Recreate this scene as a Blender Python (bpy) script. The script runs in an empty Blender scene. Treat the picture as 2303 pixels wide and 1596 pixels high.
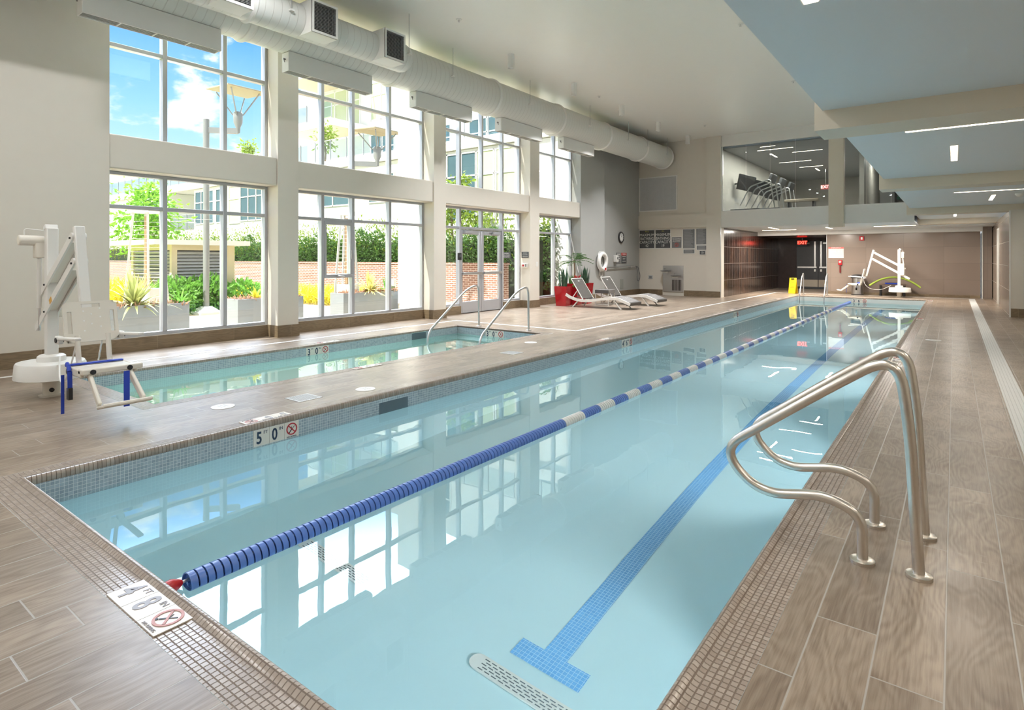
import bpy, bmesh, math, random
from mathutils import Vector, Matrix
random.seed(7)
PI = math.pi
SC = bpy.context.scene
COL = SC.collection
# ------------------------------------------------------------------ camera
cam_d = bpy.data.cameras.new('camera'); cam = bpy.data.objects.new('camera', cam_d); COL.objects.link(cam)
cam.location = (0, 0, 1.42); cam.rotation_euler = (PI/2, 0, math.radians(36.945))
cam_d.sensor_width = 36; cam_d.lens = 1322.4/2303*36; cam_d.shift_y = -(798-580)/2303
cam_d.clip_start = 0.05; cam_d.clip_end = 500
SC.camera = cam
# ------------------------------------------------------------------ view
SC.view_settings.view_transform = 'Standard'; SC.view_settings.look = 'None'
SC.view_settings.gamma = 1; SC.view_settings.use_curve_mapping = False
SC.view_settings.exposure = 0.97
cy = SC.cycles
cy.max_bounces = 9; cy.diffuse_bounces = 4; cy.glossy_bounces = 4; cy.transmission_bounces = 5; cy.transparent_max_bounces = 10
cy.sample_clamp_indirect = 6; cy.use_denoising = True; cy.blur_glossy = 0.5
cy.caustics_reflective = False
# ------------------------------------------------------------------ node helper
class NT:
    def __init__(s, tree): s.t = tree; s.n = tree.nodes; s.l = tree.links
    def node(s, typ, **kw):
        n = s.n.new(typ)
        for k, v in kw.items(): setattr(n, k, v)
        return n
    def put(s, sock, v):
        if v is None: return
        if isinstance(v, bpy.types.NodeSocket): s.l.new(v, sock)
        elif isinstance(v, (tuple, list)) and len(v) == 3 and sock.type == 'RGBA': sock.default_value = (*v, 1)
        else: sock.default_value = v
    def m(s, op, a, b=None, c=None):
        n = s.node('ShaderNodeMath', operation=op)
        s.put(n.inputs[0], a); s.put(n.inputs[1], b)
        if c is not None: s.put(n.inputs[2], c)
        return n.outputs[0]
    def vec(s, x, y, z=0.0):
        n = s.node('ShaderNodeCombineXYZ'); s.put(n.inputs[0], x); s.put(n.inputs[1], y); s.put(n.inputs[2], z); return n.outputs[0]
    def sep(s, v):
        n = s.node('ShaderNodeSeparateXYZ'); s.put(n.inputs[0], v); return n.outputs
    def mix(s, f, a, b):
        n = s.node('ShaderNodeMix', data_type='RGBA'); s.put(n.inputs[0], f); s.put(n.inputs[6], a); s.put(n.inputs[7], b); return n.outputs[2]
    def ramp(s, f, stops):
        n = s.node('ShaderNodeValToRGB'); s.put(n.inputs[0], f); e = n.color_ramp.elements
        while len(e) < len(stops): e.new(0.5)
        for k, (p, c) in enumerate(stops): e[k].position = p; e[k].color = (*c, 1)
        return n.outputs[0]
    def noise(s, v, scale, detail=3, rough=0.5, dist=0.0):
        n = s.node('ShaderNodeTexNoise'); s.put(n.inputs['Vector'], v); n.inputs['Scale'].default_value = scale
        n.inputs['Detail'].default_value = detail; n.inputs['Roughness'].default_value = rough; n.inputs['Distortion'].default_value = dist
        return n.outputs[0]
    def white(s, v):
        n = s.node('ShaderNodeTexWhiteNoise', noise_dimensions='3D'); s.put(n.inputs['Vector'], v); return n.outputs[0]
    def smooth(s, v, lo, hi, a=0.0, b=1.0):
        n = s.node('ShaderNodeMapRange', interpolation_type='SMOOTHSTEP'); s.put(n.inputs[0], v)
        for k, x in enumerate((lo, hi, a, b)): n.inputs[k+1].default_value = x
        return n.outputs[0]
    def obj(s): return s.node('ShaderNodeTexCoord').outputs['Object']
    def bump(s, h, strength, dist=0.01):
        n = s.node('ShaderNodeBump'); s.put(n.inputs['Height'], h); n.inputs['Strength'].default_value = strength; n.inputs['Distance'].default_value = dist
        return n.outputs[0]
def new_mat(name):
    m = bpy.data.materials.new(name); m.use_nodes = True
    t = NT(m.node_tree); b = t.n['Principled BSDF']
    return m, t, b
def setp(t, b, **kw):
    names = dict(color='Base Color', rough='Roughness', metal='Metallic', spec='Specular IOR Level', normal='Normal', emit='Emission Color', estr='Emission Strength', coat='Coat Weight', coatr='Coat Roughness', trans='Transmission Weight', sub='Subsurface Weight')
    for k, v in kw.items(): t.put(b.inputs[names[k]], v)
def plain(name, color, rough=0.5, metal=0.0, spec=0.5, var=0.06, scale=6.0, bump=0.0, bscale=60.0, coat=0.0):
    m, t, b = new_mat(name); o = t.obj()
    n = t.noise(o, scale, 3)
    c2 = tuple(min(1, x*(1+var)) for x in color); c1 = tuple(x*(1-var) for x in color)
    setp(t, b, color=t.mix(n, c1, c2), rough=rough, metal=metal, spec=spec, coat=coat)
    if bump: setp(t, b, normal=t.bump(t.noise(o, bscale, 2), bump, 0.003))
    return m
def emit(name, color, strength):
    m, t, b = new_mat(name); setp(t, b, color=(0.8, 0.8, 0.8), emit=color, estr=strength); return m
def grid_mask(t, comps, pitch, gap, off):
    d = None; cells = []
    for c, p, of in zip(comps, pitch, off):
        if p is None: cells.append(0.0); continue
        q = t.m('DIVIDE', t.m('ADD', c, of), p)
        f = t.m('FRACT', q); cells.append(t.m('FLOOR', q))
        e = t.m('MULTIPLY', t.m('MINIMUM', f, t.m('SUBTRACT', 1.0, f)), p)
        d = e if d is None else t.m('MINIMUM', d, e)
    return t.smooth(d, gap*0.35, gap*0.65), t.white(t.vec(*cells))      # 0 in the joint, 1 on the tile
def tiles(name, pitch, gap, c1, c2, grout, rough=0.25, off=(0.0, 0.0, 0.0), bump=0.5, spec=0.5, mottled=0.0, grough=None, coat=0.0):
    m, t, b = new_mat(name); o = t.obj(); s = t.sep(o)
    k, r = grid_mask(t, (s[0], s[1], s[2]), pitch, gap, off)
    col = t.mix(r, c1, c2)
    if mottled:
        n = t.smooth(t.noise(o, 5, 4, 0.6), 0.3, 0.7)
        col = t.mix(t.m('MULTIPLY', n, mottled), col, tuple(x*0.35 for x in c1))
    setp(t, b, color=t.mix(k, grout, col), rough=t.smooth(k, 0, 1, 0.6 if grough is None else grough, rough), spec=spec, normal=t.bump(k, bump, 0.002), coat=coat)
    return m
def planks(name, dark, light, grout, w=0.205, L=1.22, off=0.436, axis='floor', gap=0.005, rough=(0.3, 0.5), spec=0.5):
    m, t, b = new_mat(name); o = t.obj(); s = t.sep(o)
    if axis == 'floor': U, V = s[1], s[0]
    else: U, V = t.m('ADD', s[0], s[1]), s[2]
    q = t.m('DIVIDE', t.m('ADD', V, off), w); r = t.m('FLOOR', q); fv = t.m('FRACT', q)
    sh = t.white(t.vec(r, 3.0, 1.0))
    u = t.m('ADD', t.m('DIVIDE', U, L), sh); c = t.m('FLOOR', u); fu = t.m('FRACT', u)
    dv = t.m('MULTIPLY', t.m('MINIMUM', fv, t.m('SUBTRACT', 1.0, fv)), w)
    du = t.m('MULTIPLY', t.m('MINIMUM', fu, t.m('SUBTRACT', 1.0, fu)), L)
    k = t.smooth(t.m('MINIMUM', du, dv), gap*0.3, gap*0.7)
    rnd = t.white(t.vec(r, c, 5.0))
    ro = t.m('MULTIPLY', rnd, 40.0)
    wob = t.noise(t.vec(t.m('MULTIPLY', V, 5.0), t.m('MULTIPLY', U, 1.6), ro), 1.0, 2, 0.5)
    ring = t.m('ADD', 0.5, t.m('MULTIPLY', 0.5, t.m('SINE', t.m('MULTIPLY', t.m('ADD', wob, t.m('MULTIPLY', V, 1.6)), 70.0))))
    fine = t.noise(t.vec(t.m('MULTIPLY', V, 140.0), t.m('MULTIPLY', U, 5.0), ro), 1.0, 3, 0.65)
    big = t.noise(t.vec(t.m('MULTIPLY', V, 3.0), t.m('MULTIPLY', U, 2.0), ro), 1.0, 3, 0.6)
    g = t.m('ADD', t.m('MULTIPLY', fine, 0.55), t.m('ADD', t.m('MULTIPLY', ring, 0.12), t.m('MULTIPLY', big, 0.55)))
    col = t.mix(t.smooth(g, 0.3, 0.85), dark, light)
    col = t.mix(t.m('MULTIPLY', rnd, 0.35), col, tuple(x*0.62 for x in dark))
    st = t.noise(t.vec(t.m('MULTIPLY', V, 6.0), t.m('MULTIPLY', U, 30.0), 0.0), 1.0, 3, 0.7)
    st = t.m('MULTIPLY', t.m('MULTIPLY', t.smooth(st, 0.60, 0.75), t.smooth(t.noise(o, 1.1, 2), 0.45, 0.7)), t.smooth(s[0], -1.2, -0.5))
    col = t.mix(t.m('MULTIPLY', st, 0.35), col, (0.62, 0.58, 0.53))          # dried chlorine marks
    h = t.m('ADD', k, t.m('MULTIPLY', fine, 0.12))
    setp(t, b, color=t.mix(k, grout, col), rough=t.smooth(t.noise(o, 2.5, 3), 0.3, 0.7, *rough), spec=spec, normal=t.bump(h, 0.3, 0.003))
    return m
# ------------------------------------------------------------------ world: blue sky with cumulus, with added brightness above the view
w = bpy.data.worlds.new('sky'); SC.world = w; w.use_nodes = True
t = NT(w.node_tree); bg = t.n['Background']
d = t.node('ShaderNodeTexCoord').outputs['Generated']; s = t.sep(d)
el = t.m('MAXIMUM', s[2], 0.0)
sky = t.ramp(el, [(0.0, (0.80, 0.90, 0.98)), (0.10, (0.62, 0.82, 0.99)), (0.22, (0.30, 0.60, 0.98)), (0.32, (0.13, 0.40, 0.95))])
den = t.m('ADD', s[2], 0.55)
cv = t.vec(t.m('DIVIDE', s[0], den), t.m('DIVIDE', s[1], den), t.m('MULTIPLY', s[2], 2.2))
cn = t.noise(cv, 4.2, 7, 0.56, 0.2)
cl = t.smooth(cn, 0.475, 0.56)
skyc = t.mix(cl, sky, (0.97, 0.98, 1.0))
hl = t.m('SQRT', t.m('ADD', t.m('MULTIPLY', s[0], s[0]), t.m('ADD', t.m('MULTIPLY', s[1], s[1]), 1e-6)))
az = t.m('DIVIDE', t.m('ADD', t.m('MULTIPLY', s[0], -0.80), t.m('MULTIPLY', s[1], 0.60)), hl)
sky_fill = t.m('MULTIPLY', t.smooth(az, 0.30, 0.75), t.smooth(s[2], 0.325, 0.46))          # added bright sky sector above the view, fills the room and water reflections
gain = t.m('ADD', 0.80, t.m('MULTIPLY', sky_fill, 11.0))
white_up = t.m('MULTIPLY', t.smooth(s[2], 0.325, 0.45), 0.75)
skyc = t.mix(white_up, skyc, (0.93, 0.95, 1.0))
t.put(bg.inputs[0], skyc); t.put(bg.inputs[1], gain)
# ------------------------------------------------------------------ sun
sun_d = bpy.data.lights.new('sun', 'SUN'); sun = bpy.data.objects.new('sun', sun_d); COL.objects.link(sun)
sun_d.energy = 6.5; sun_d.angle = math.radians(1.0); sun_d.color = (1.0, 0.94, 0.84)
e_ = math.radians(52); sd = Vector((0.30*math.cos(e_), 0.954*math.cos(e_), -math.sin(e_)))
sun.rotation_euler = sd.to_track_quat('-Z', 'Y').to_euler(); sun.location = (-20, -10, 25)
# ------------------------------------------------------------------ mesh helpers
class MB:
    def __init__(s): s.v = []; s.f = []; s.mi = []; s.cm = 0
    def add(s, vs, fs):
        o = len(s.v); s.v += [tuple(p) for p in vs]
        for f in fs: s.f.append(tuple(i+o for i in f)); s.mi.append(s.cm)
        return s
    def box(s, x0, x1, y0, y1, z0, z1):
        return s.add([(x0,y0,z0),(x1,y0,z0),(x1,y1,z0),(x0,y1,z0),(x0,y0,z1),(x1,y0,z1),(x1,y1,z1),(x0,y1,z1)],
                     [(0,3,2,1),(4,5,6,7),(0,1,5,4),(1,2,6,5),(2,3,7,6),(3,0,4,7)])
    def obox(s, c, size, R=None):
        R = R or Matrix.Identity(3); c = Vector(c); a, b, h = (x/2 for x in size)
        P = [c + R @ Vector(p) for p in ((-a,-b,-h),(a,-b,-h),(a,b,-h),(-a,b,-h),(-a,-b,h),(a,-b,h),(a,b,h),(-a,b,h))]
        return s.add(P, [(0,3,2,1),(4,5,6,7),(0,1,5,4),(1,2,6,5),(2,3,7,6),(3,0,4,7)])
    def beam(s, p, q, w, h, up=(0, 0, 1)):
        p = Vector(p); q = Vector(q); d = q-p; L = d.length; d.normalize()
        sx = d.cross(Vector(up))
        if sx.length < 1e-4: sx = d.cross(Vector((1, 0, 0)))
        sx.normalize(); u = sx.cross(d)
        return s.obox((p+q)/2, (w, L, h), Matrix((sx, d, u)).transposed())
    def tube(s, path, r, n=10, cap=True):
        P = [Vector(p) for p in path]; N = len(P); rs = r if isinstance(r, (list, tuple)) else [r]*N
        T = [(P[min(i+1, N-1)]-P[max(i-1, 0)]).normalized() for i in range(N)]
        a = T[0].cross(Vector((0, 0, 1)))
        if a.length < 1e-3: a = T[0].cross(Vector((1, 0, 0)))
        a.normalize(); vs = []
        for i in range(N):
            if i: a = (a - T[i]*a.dot(T[i])).normalized()
            b = T[i].cross(a)
            for k in range(n):
                th = 2*PI*k/n; vs.append(P[i] + (a*math.cos(th) + b*math.sin(th))*rs[i])
        fs = [(i*n+k, i*n+(k+1) % n, (i+1)*n+(k+1) % n, (i+1)*n+k) for i in range(N-1) for k in range(n)]
        if cap: fs += [tuple(range(n-1, -1, -1)), tuple((N-1)*n+k for k in range(n))]
        return s.add(vs, fs)
    def cyl(s, p, q, r, n=16, r2=None): return s.tube([p, q], [r, r if r2 is None else r2], n)
    def lathe(s, prof, c=(0, 0, 0), axis='z', n=24, closed=False):
        vs = []; c = Vector(c)
        for r, h in prof:
            for k in range(n):
                a = 2*PI*k/n; x, y = r*math.cos(a), r*math.sin(a)
                vs.append(c + Vector({'z': (x, y, h), 'y': (x, h, y), 'x': (h, x, y)}[axis]))
        m = len(prof); fs = [(i*n+k, i*n+(k+1) % n, ((i+1) % m)*n+(k+1) % n, ((i+1) % m)*n+k) for i in range(m if closed else m-1) for k in range(n)]
        if not closed: fs += [tuple(range(n-1, -1, -1)), tuple((m-1)*n+k for k in range(n))]
        return s.add(vs, fs)
    def prism(s, poly, ext):
        P = [Vector(p) for p in poly]; e = Vector(ext); n = len(P)
        return s.add(P + [p+e for p in P], [tuple(range(n-1, -1, -1)), tuple(range(n, 2*n))] + [(k, (k+1) % n, n+(k+1) % n, n+k) for k in range(n)])
    def quad(s, *p): return s.add(p, [tuple(range(len(p)))])
    def leaf(s, p, d, side, L, W, bend=0.0):
        p = Vector(p); d = Vector(d).normalized(); sd = Vector(side); sd = (sd - d*sd.dot(d)).normalized(); nrm = sd.cross(d)
        m = p + d*L*0.5 + nrm*bend*L*0.25; q = p + d*L - nrm*bend*L*0.5
        return s.add([p, m + sd*W/2, q, m - sd*W/2], [(0, 1, 2, 3)])
    def build(s, name, mat, parent=None, smooth=False, bevel=0.0, seg=2, loc=None, recalc=True, segang=0.6):
        me = bpy.data.meshes.new(name)
        v = s.v
        if loc is not None: v = [(a-loc[0], b-loc[1], c-loc[2]) for a, b, c in v]
        me.from_pydata(v, [], s.f)
        mats = mat if isinstance(mat, (list, tuple)) else [mat]
        for mm in mats: me.materials.append(mm)
        if len(mats) > 1:
            for p, k in zip(me.polygons, s.mi): p.material_index = k
        if recalc:
            bm = bmesh.new(); bm.from_mesh(me); bmesh.ops.recalc_face_normals(bm, faces=bm.faces); bm.to_mesh(me); bm.free()
        if smooth:
            me.polygons.foreach_set('use_smooth', [True]*len(me.polygons)); me.set_sharp_from_angle(angle=segang)
        o = bpy.data.objects.new(name, me); COL.objects.link(o)
        if loc is not None: o.location = loc
        if parent: o.parent = parent
        if bevel:
            md = o.modifiers.new('bevel', 'BEVEL'); md.width = bevel; md.segments = seg; md.limit_method = 'ANGLE'; md.angle_limit = 0.6
            me.polygons.foreach_set('use_smooth', [True]*len(me.polygons)); me.set_sharp_from_angle(angle=0.6)
        return o
def fillet(pts, r, n=7):
    out = [Vector(pts[0])]
    for i in range(1, len(pts)-1):
        p, a, b = Vector(pts[i]), Vector(pts[i-1]), Vector(pts[i+1]); rr = r[i-1] if isinstance(r, (list, tuple)) else r
        u = (a-p); v = (b-p); rr = min(rr, u.length*0.49 if i > 1 else u.length*0.95, v.length*0.49 if i < len(pts)-2 else v.length*0.95)
        u.normalize(); v.normalize()
        for k in range(n+1):
            f = k/n; out.append((p+u*rr)*(1-f)**2 + p*2*f*(1-f) + (p+v*rr)*f*f)
    out.append(Vector(pts[-1])); return out
def tag(o, label, cat, group=None, kind=None):
    o['label'] = label; o['category'] = cat
    if group: o['group'] = group
    if kind: o['kind'] = kind
    return o
def thing(name, label, cat, loc=(0, 0, 0), rz=0.0, group=None):
    o = bpy.data.objects.new(name, None); o.empty_display_size = 0.1; COL.objects.link(o); o.location = loc; o.rotation_euler = (0, 0, rz)
    return tag(o, label, cat, group)
def struct(name, mb, mat, label=None, cat=None, parent=None, **kw):
    o = mb.build(name, mat, parent, **kw)
    if parent is None:
        o['kind'] = 'structure'
        if label: o['label'] = label; o['category'] = cat
    return o
def dup(o, label, loc=None, rz=None, parent=None):
    c = o.copy(); COL.objects.link(c)
    if parent: c.parent = parent
    else: c['label'] = label
    if loc is not None: c.location = loc
    if rz is not None: c.rotation_euler = (0, 0, rz)
    for ch in [x for x in bpy.data.objects if x.parent == o]: dup(ch, None, parent=c)
    return c
def text(name, body, size, loc, right, up, mat, parent=None, align='CENTER', depth=0.002, bold=0.0, xs=1.0):
    cu = bpy.data.curves.new(name, 'FONT'); cu.body = body; cu.size = size; cu.align_x = align; cu.align_y = 'CENTER'; cu.extrude = depth; cu.offset = bold
    cu.resolution_u = 3; cu.space_line = 0.95
    ob = bpy.data.objects.new('tmp', cu); COL.objects.link(ob)
    dg = bpy.context.evaluated_depsgraph_get(); me = bpy.data.meshes.new_from_object(ob.evaluated_get(dg)); me.name = name
    bpy.data.objects.remove(ob); bpy.data.curves.remove(cu)
    r = Vector(right).normalized(); u = Vector(up).normalized(); n = r.cross(u)
    M = Matrix(((r.x*xs, u.x, n.x, loc[0]), (r.y*xs, u.y, n.y, loc[1]), (r.z*xs, u.z, n.z, loc[2]), (0, 0, 0, 1)))
    me.transform(M); me.materials.clear(); me.materials.append(mat)
    o = bpy.data.objects.new(name, me); COL.objects.link(o)
    if parent: o.parent = parent
    return o
# ------------------------------------------------------------------ materials
PAINT = plain('wall_paint', (0.70, 0.655, 0.58), 0.6, var=0.02, bump=0.05, bscale=150)
PAINTG = plain('grey_wall_paint', (0.40, 0.40, 0.38), 0.6, var=0.02, bump=0.05, bscale=150)
PAINTW = plain('white_paint', (0.80, 0.79, 0.76), 0.55, var=0.02)
CEIL = plain('ceiling_paint', (0.88, 0.86, 0.81), 0.30, var=0.01, spec=0.6)
SOFFIT = plain('soffit_paint', (0.74, 0.79, 0.82), 0.45, var=0.01)
BEIGE = plain('beige_paint', (0.74, 0.66, 0.54), 0.55, var=0.02)
DECK = planks('wood_look_plank_tile', (0.165, 0.115, 0.078), (0.40, 0.32, 0.245), (0.40, 0.37, 0.335), rough=(0.29, 0.36), spec=0.6, gap=0.006)
BASE = planks('wood_look_base_tile', (0.15, 0.105, 0.06), (0.30, 0.225, 0.14), (0.32, 0.26, 0.18), w=0.6, L=1.22, off=0.2, axis='wall', rough=(0.35, 0.5))
MOSAIC = tiles('brown_mosaic', (0.026, 0.026, None), 0.0042, (0.32, 0.26, 0.215), (0.42, 0.355, 0.30), (0.16, 0.115, 0.085), 0.22, off=(0.0, 0.004, 0.012), bump=0.7)
WTILE = tiles('blue_grey_mosaic', (0.0254, 0.0254, 0.0241), 0.0034, (0.28, 0.35, 0.41), (0.40, 0.47, 0.53), (0.64, 0.68, 0.68), 0.2, off=(0.007, 0.009, 0.0), bump=0.5)
PLASTER = plain('pool_plaster', (0.60, 0.80, 0.85), 0.7, var=0.02, scale=2.0)
SPAPL = plain('spa_plaster', (0.62, 0.84, 0.80), 0.7, var=0.02, scale=2.0)
LANE = tiles('blue_lane_tile', (0.0258, 0.0258, None), 0.004, (0.09, 0.30, 0.60), (0.13, 0.36, 0.66), (0.40, 0.62, 0.80), 0.4)
STEEL = plain('brushed_steel', (0.74, 0.70, 0.65), 0.30, 1.0, var=0.08, scale=30)
STEELL = plain('satin_steel', (0.66, 0.66, 0.66), 0.3, 1.0, var=0.05)
ALU = plain('anodised_aluminium', (0.50, 0.51, 0.54), 0.35, 0.5, var=0.03)
WHITE = plain('white_powder_coat', (0.80, 0.79, 0.76), 0.35, var=0.02)
PLAST = plain('ivory_plastic', (0.76, 0.72, 0.64), 0.4, var=0.02)
CREAM = plain('cream_ceramic', (0.78, 0.73, 0.66), 0.3, var=0.03)
NAVY = plain('navy_glaze', (0.015, 0.035, 0.08), 0.3)
RED = plain('red_enamel', (0.50, 0.012, 0.018), 0.3)
BLACK = plain('black_plastic', (0.02, 0.02, 0.022), 0.45)
DGREY = plain('dark_grey_sign', (0.085, 0.09, 0.095), 0.5)
MGREY = plain('mid_grey_sign', (0.20, 0.20, 0.20), 0.5)
BLUE = plain('blue_webbing', (0.02, 0.06, 0.50), 0.55)
ROPEB = plain('blue_float_plastic', (0.10, 0.20, 0.56), 0.3)
ROPEW = plain('white_float_plastic', (0.82, 0.82, 0.80), 0.35)
DUCT = None
YEL = plain('yellow_plastic', (0.75, 0.50, 0.01), 0.4)
LEAFM = {}
def leafmat(name, c, v=0.25):
    if name in LEAFM: return LEAFM[name]
    m, t, b = new_mat(name); o = t.obj()
    n = t.smooth(t.noise(o, 9, 2), 0.3, 0.7)
    setp(t, b, color=t.mix(n, tuple(x*(1-v) for x in c), tuple(min(1, x*(1+v)) for x in c)), rough=0.5)
    tr = t.node('ShaderNodeBsdfTranslucent'); t.put(tr.inputs[0], tuple(min(1, x*1.2) for x in c))
    mx = t.node('ShaderNodeMixShader'); mx.inputs[0].default_value = 0.35
    t.l.new(b.outputs[0], mx.inputs[1]); t.l.new(tr.outputs[0], mx.inputs[2]); t.l.new(mx.outputs[0], t.n['Material Output'].inputs[0])
    LEAFM[name] = m; return m
def glassmat(name, tint, refl=1.0, ior=1.5):
    m, t, b = new_mat(name); t.n.remove(b)
    tr = t.node('ShaderNodeBsdfTransparent'); t.put(tr.inputs[0], tint)
    gl = t.node('ShaderNodeBsdfGlossy'); gl.inputs['Roughness'].default_value = 0.0; t.put(gl.inputs[0], (0.95, 0.97, 1.0))
    ge = t.node('ShaderNodeNewGeometry'); dt = t.node('ShaderNodeVectorMath', operation='DOT_PRODUCT')
    t.l.new(ge.outputs['Incoming'], dt.inputs[0]); t.l.new(ge.outputs['Normal'], dt.inputs[1])
    fr = t.m('ADD', 0.04, t.m('MULTIPLY', 0.96, t.m('POWER', t.m('SUBTRACT', 1.0, t.m('ABSOLUTE', dt.outputs['Value'])), 5.0)))
    mx = t.node('ShaderNodeMixShader'); t.put(mx.inputs[0], t.m('MULTIPLY', fr, refl))
    t.l.new(tr.outputs[0], mx.inputs[1]); t.l.new(gl.outputs[0], mx.inputs[2]); t.l.new(mx.outputs[0], t.n['Material Output'].inputs[0])
    return m
GLASS = glassmat('clear_glazing', (0.95, 0.97, 0.96))
GLASST = glassmat('smoky_glazing', (0.62, 0.66, 0.66), 1.0)
def water(name, tint, wave):
    m, t, b = new_mat(name); t.n.remove(b); o = t.obj()
    g = t.node('ShaderNodeBsdfGlass'); g.inputs['IOR'].default_value = 1.333; g.inputs['Roughness'].default_value = 0.0; t.put(g.inputs['Color'], tint)
    n1 = t.noise(o, 1.3, 2, 0.5); n2 = t.noise(o, 7.0, 2, 0.5)
    patch = t.smooth(t.noise(o, 0.5, 1), 0.45, 0.65)
    h = t.m('ADD', n1, t.m('MULTIPLY', t.m('MULTIPLY', n2, 0.12), patch))
    t.put(g.inputs['Normal'], t.bump(h, wave, 0.02))
    t.l.new(g.outputs[0], t.n['Material Output'].inputs[0])
    return m
WATER = water('pool_water', (0.90, 0.985, 1.0), 0.07)
WATERS = water('spa_water', (0.91, 0.99, 0.98), 0.16)
# galvanised spiral duct: seam every 0.13 m along y
m, t, b = new_mat('white_spiral_duct'); o = t.obj(); s = t.sep(o)
f = t.m('FRACT', t.m('DIVIDE', s[1], 0.13)); k = t.smooth(t.m('ABSOLUTE', t.m('SUBTRACT', f, 0.5)), 0.0, 0.09)
setp(t, b, color=t.mix(k, (0.64, 0.63, 0.59), (0.72, 0.72, 0.68)), rough=0.32, spec=0.5, normal=t.bump(k, 0.6, 0.004)); DUCT = m
# ================================================================== STRUCTURE
PX0, PX1, PY0, PY1 = -4.74, -0.75, 1.145, 24.25          # lap pool
SX0, SX1, SY0, SY1 = -8.36, -6.22, 2.48, 9.20            # spa
def holes(x0, x1, y0, y1, z, hs):
    xs = sorted({x0, x1, *[h[0] for h in hs], *[h[1] for h in hs]}); ys = sorted({y0, y1, *[h[2] for h in hs], *[h[3] for h in hs]})
    b = MB()
    for i in range(len(xs)-1):
        for j in range(len(ys)-1):
            cx, cy_ = (xs[i]+xs[i+1])/2, (ys[j]+ys[j+1])/2
            if any(h[0] < cx < h[1] and h[2] < cy_ < h[3] for h in hs): continue
            b.quad((xs[i], ys[j], z), (xs[i+1], ys[j], z), (xs[i+1], ys[j+1], z), (xs[i], ys[j+1], z))
    return b
CW, SW = 0.2, 0.16
struct('floor', holes(-10.2, 3.3, -4.1, 31.0, 0.0, [(PX0-CW, PX1+CW, PY0-CW, PY1+CW), (SX0-SW, SX1+SW, SY0-SW, SY1+SW)]), DECK, 'brown wood look plank tile pool deck', 'floor', recalc=False)
def coping(name, x0, x1, y0, y1, prof, label):
    b = MB(); vs = []; n = len(prof)
    for dd, z in prof: vs += [(x0-dd, y0-dd, z), (x1+dd, y0-dd, z), (x1+dd, y1+dd, z), (x0-dd, y1+dd, z)]
    fs = [(i*4+k, i*4+(k+1) % 4, (i+1)*4+(k+1) % 4, (i+1)*4+k) for i in range(n-1) for k in range(4)]
    b.add(vs, fs); return struct(name, b, MOSAIC, label, 'pool edge', smooth=True, segang=0.9)
coping('trim_1', PX0, PX1, PY0, PY1, [(0.004, -0.046), (0, -0.04), (0, -0.012), (0.003, 0.003), (0.010, 0.013), (0.020, 0.019), (0.031, 0.019), (0.043, 0.013), (0.055, 0.005), (0.068, 0.002), (0.078, 0.001), (CW, 0.001)], 'brown mosaic coping with raised rounded lip around the lap pool')
coping('trim_2', SX0, SX1, SY0, SY1, [(0.004, -0.036), (0, -0.03), (0, -0.006), (0.004, 0.002), (0.02, 0.004), (0.06, 0.001), (SW, 0.001)], 'brown mosaic coping around the spa')
def basin(name, x0, x1, y0, y1, zt, za, zb, mat, label):
    b = MB()
    b.quad((x0,y0,za),(x1,y0,za),(x1,y1,zb),(x0,y1,zb))
    b.quad((x0,y0,zt),(x0,y0,za),(x0,y1,zb),(x0,y1,zt)); b.quad((x1,y0,zt),(x1,y1,zt),(x1,y1,zb),(x1,y0,za))
    b.quad((x0,y0,zt),(x1,y0,zt),(x1,y0,za),(x0,y0,za)); b.quad((x0,y1,zt),(x0,y1,zb),(x1,y1,zb),(x1,y1,zt))
    return struct(name, b, mat, label, 'pool', recalc=False)
pool = basin('pool_basin', PX0, PX1, PY0, PY1, -0.04, -1.60, -1.26, PLASTER, 'pale blue plaster basin of the long lap pool')
spa = basin('spa_basin', SX0, SX1, SY0, SY1, -0.03, -1.07, -1.07, SPAPL, 'pale green plaster basin of the small spa pool')
def band(x0, x1, y0, y1, zt, zb, parent, e=0.003, gaps=()):
    b = MB()
    def seg(a, c): b.box(x0, x0+e, a, c, zb, zt)
    ys = [y0] + [v for g in gaps for v in g] + [y1]
    for i in range(0, len(ys), 2): seg(ys[i], ys[i+1])
    b.box(x1-e, x1, y0, y1, zb, zt); b.box(x0+e, x1-e, y0, y0+e, zb, zt); b.box(x0+e, x1-e, y1-e, y1, zb, zt)
    return b.build('waterline_tile', WTILE, parent)
band(PX0, PX1, PY0, PY1, -0.040, -0.235, pool, gaps=[(4.02, 4.42)])
band(SX0, SX1, SY0, SY1, -0.030, -0.20, spa, gaps=[(7.90, 8.28)])
NICHE = plain('dark_skimmer_throat', (0.10, 0.14, 0.17), 0.5)
MB().box(PX0, PX0+0.0025, 4.02, 4.42, -0.235, -0.078).build('skimmer_throat', NICHE, pool)
MB().box(PX0, PX0+0.003, 4.02, 4.42, -0.078, -0.04).build('waterline_tile', WTILE, pool)
MB().box(SX0, SX0+0.0025, 7.90, 8.28, -0.20, -0.035).build('skimmer_throat', NICHE, spa)
fz = lambda y: -1.60 + 0.34*(y-PY0)/(PY1-PY0)
b = MB()
b.quad((-1.955, 2.86, fz(2.86)+.004), (-1.80, 2.86, fz(2.86)+.004), (-1.80, 22.6, fz(22.6)+.004), (-1.955, 22.6, fz(22.6)+.004))
b.quad((-2.112, 2.785, fz(2.785)+.005), (-1.643, 2.785, fz(2.785)+.005), (-1.643, 2.925, fz(2.925)+.005), (-2.112, 2.925, fz(2.925)+.005))
b.build('lane_marking', LANE, pool, recalc=False)
for k, z in enumerate((-0.78, -0.50)): MB().box(SX0+0.002, SX1-0.002, SY1-0.35*(2-k), SY1-0.002, -1.06, z).build('step', SPAPL, spa)
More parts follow.
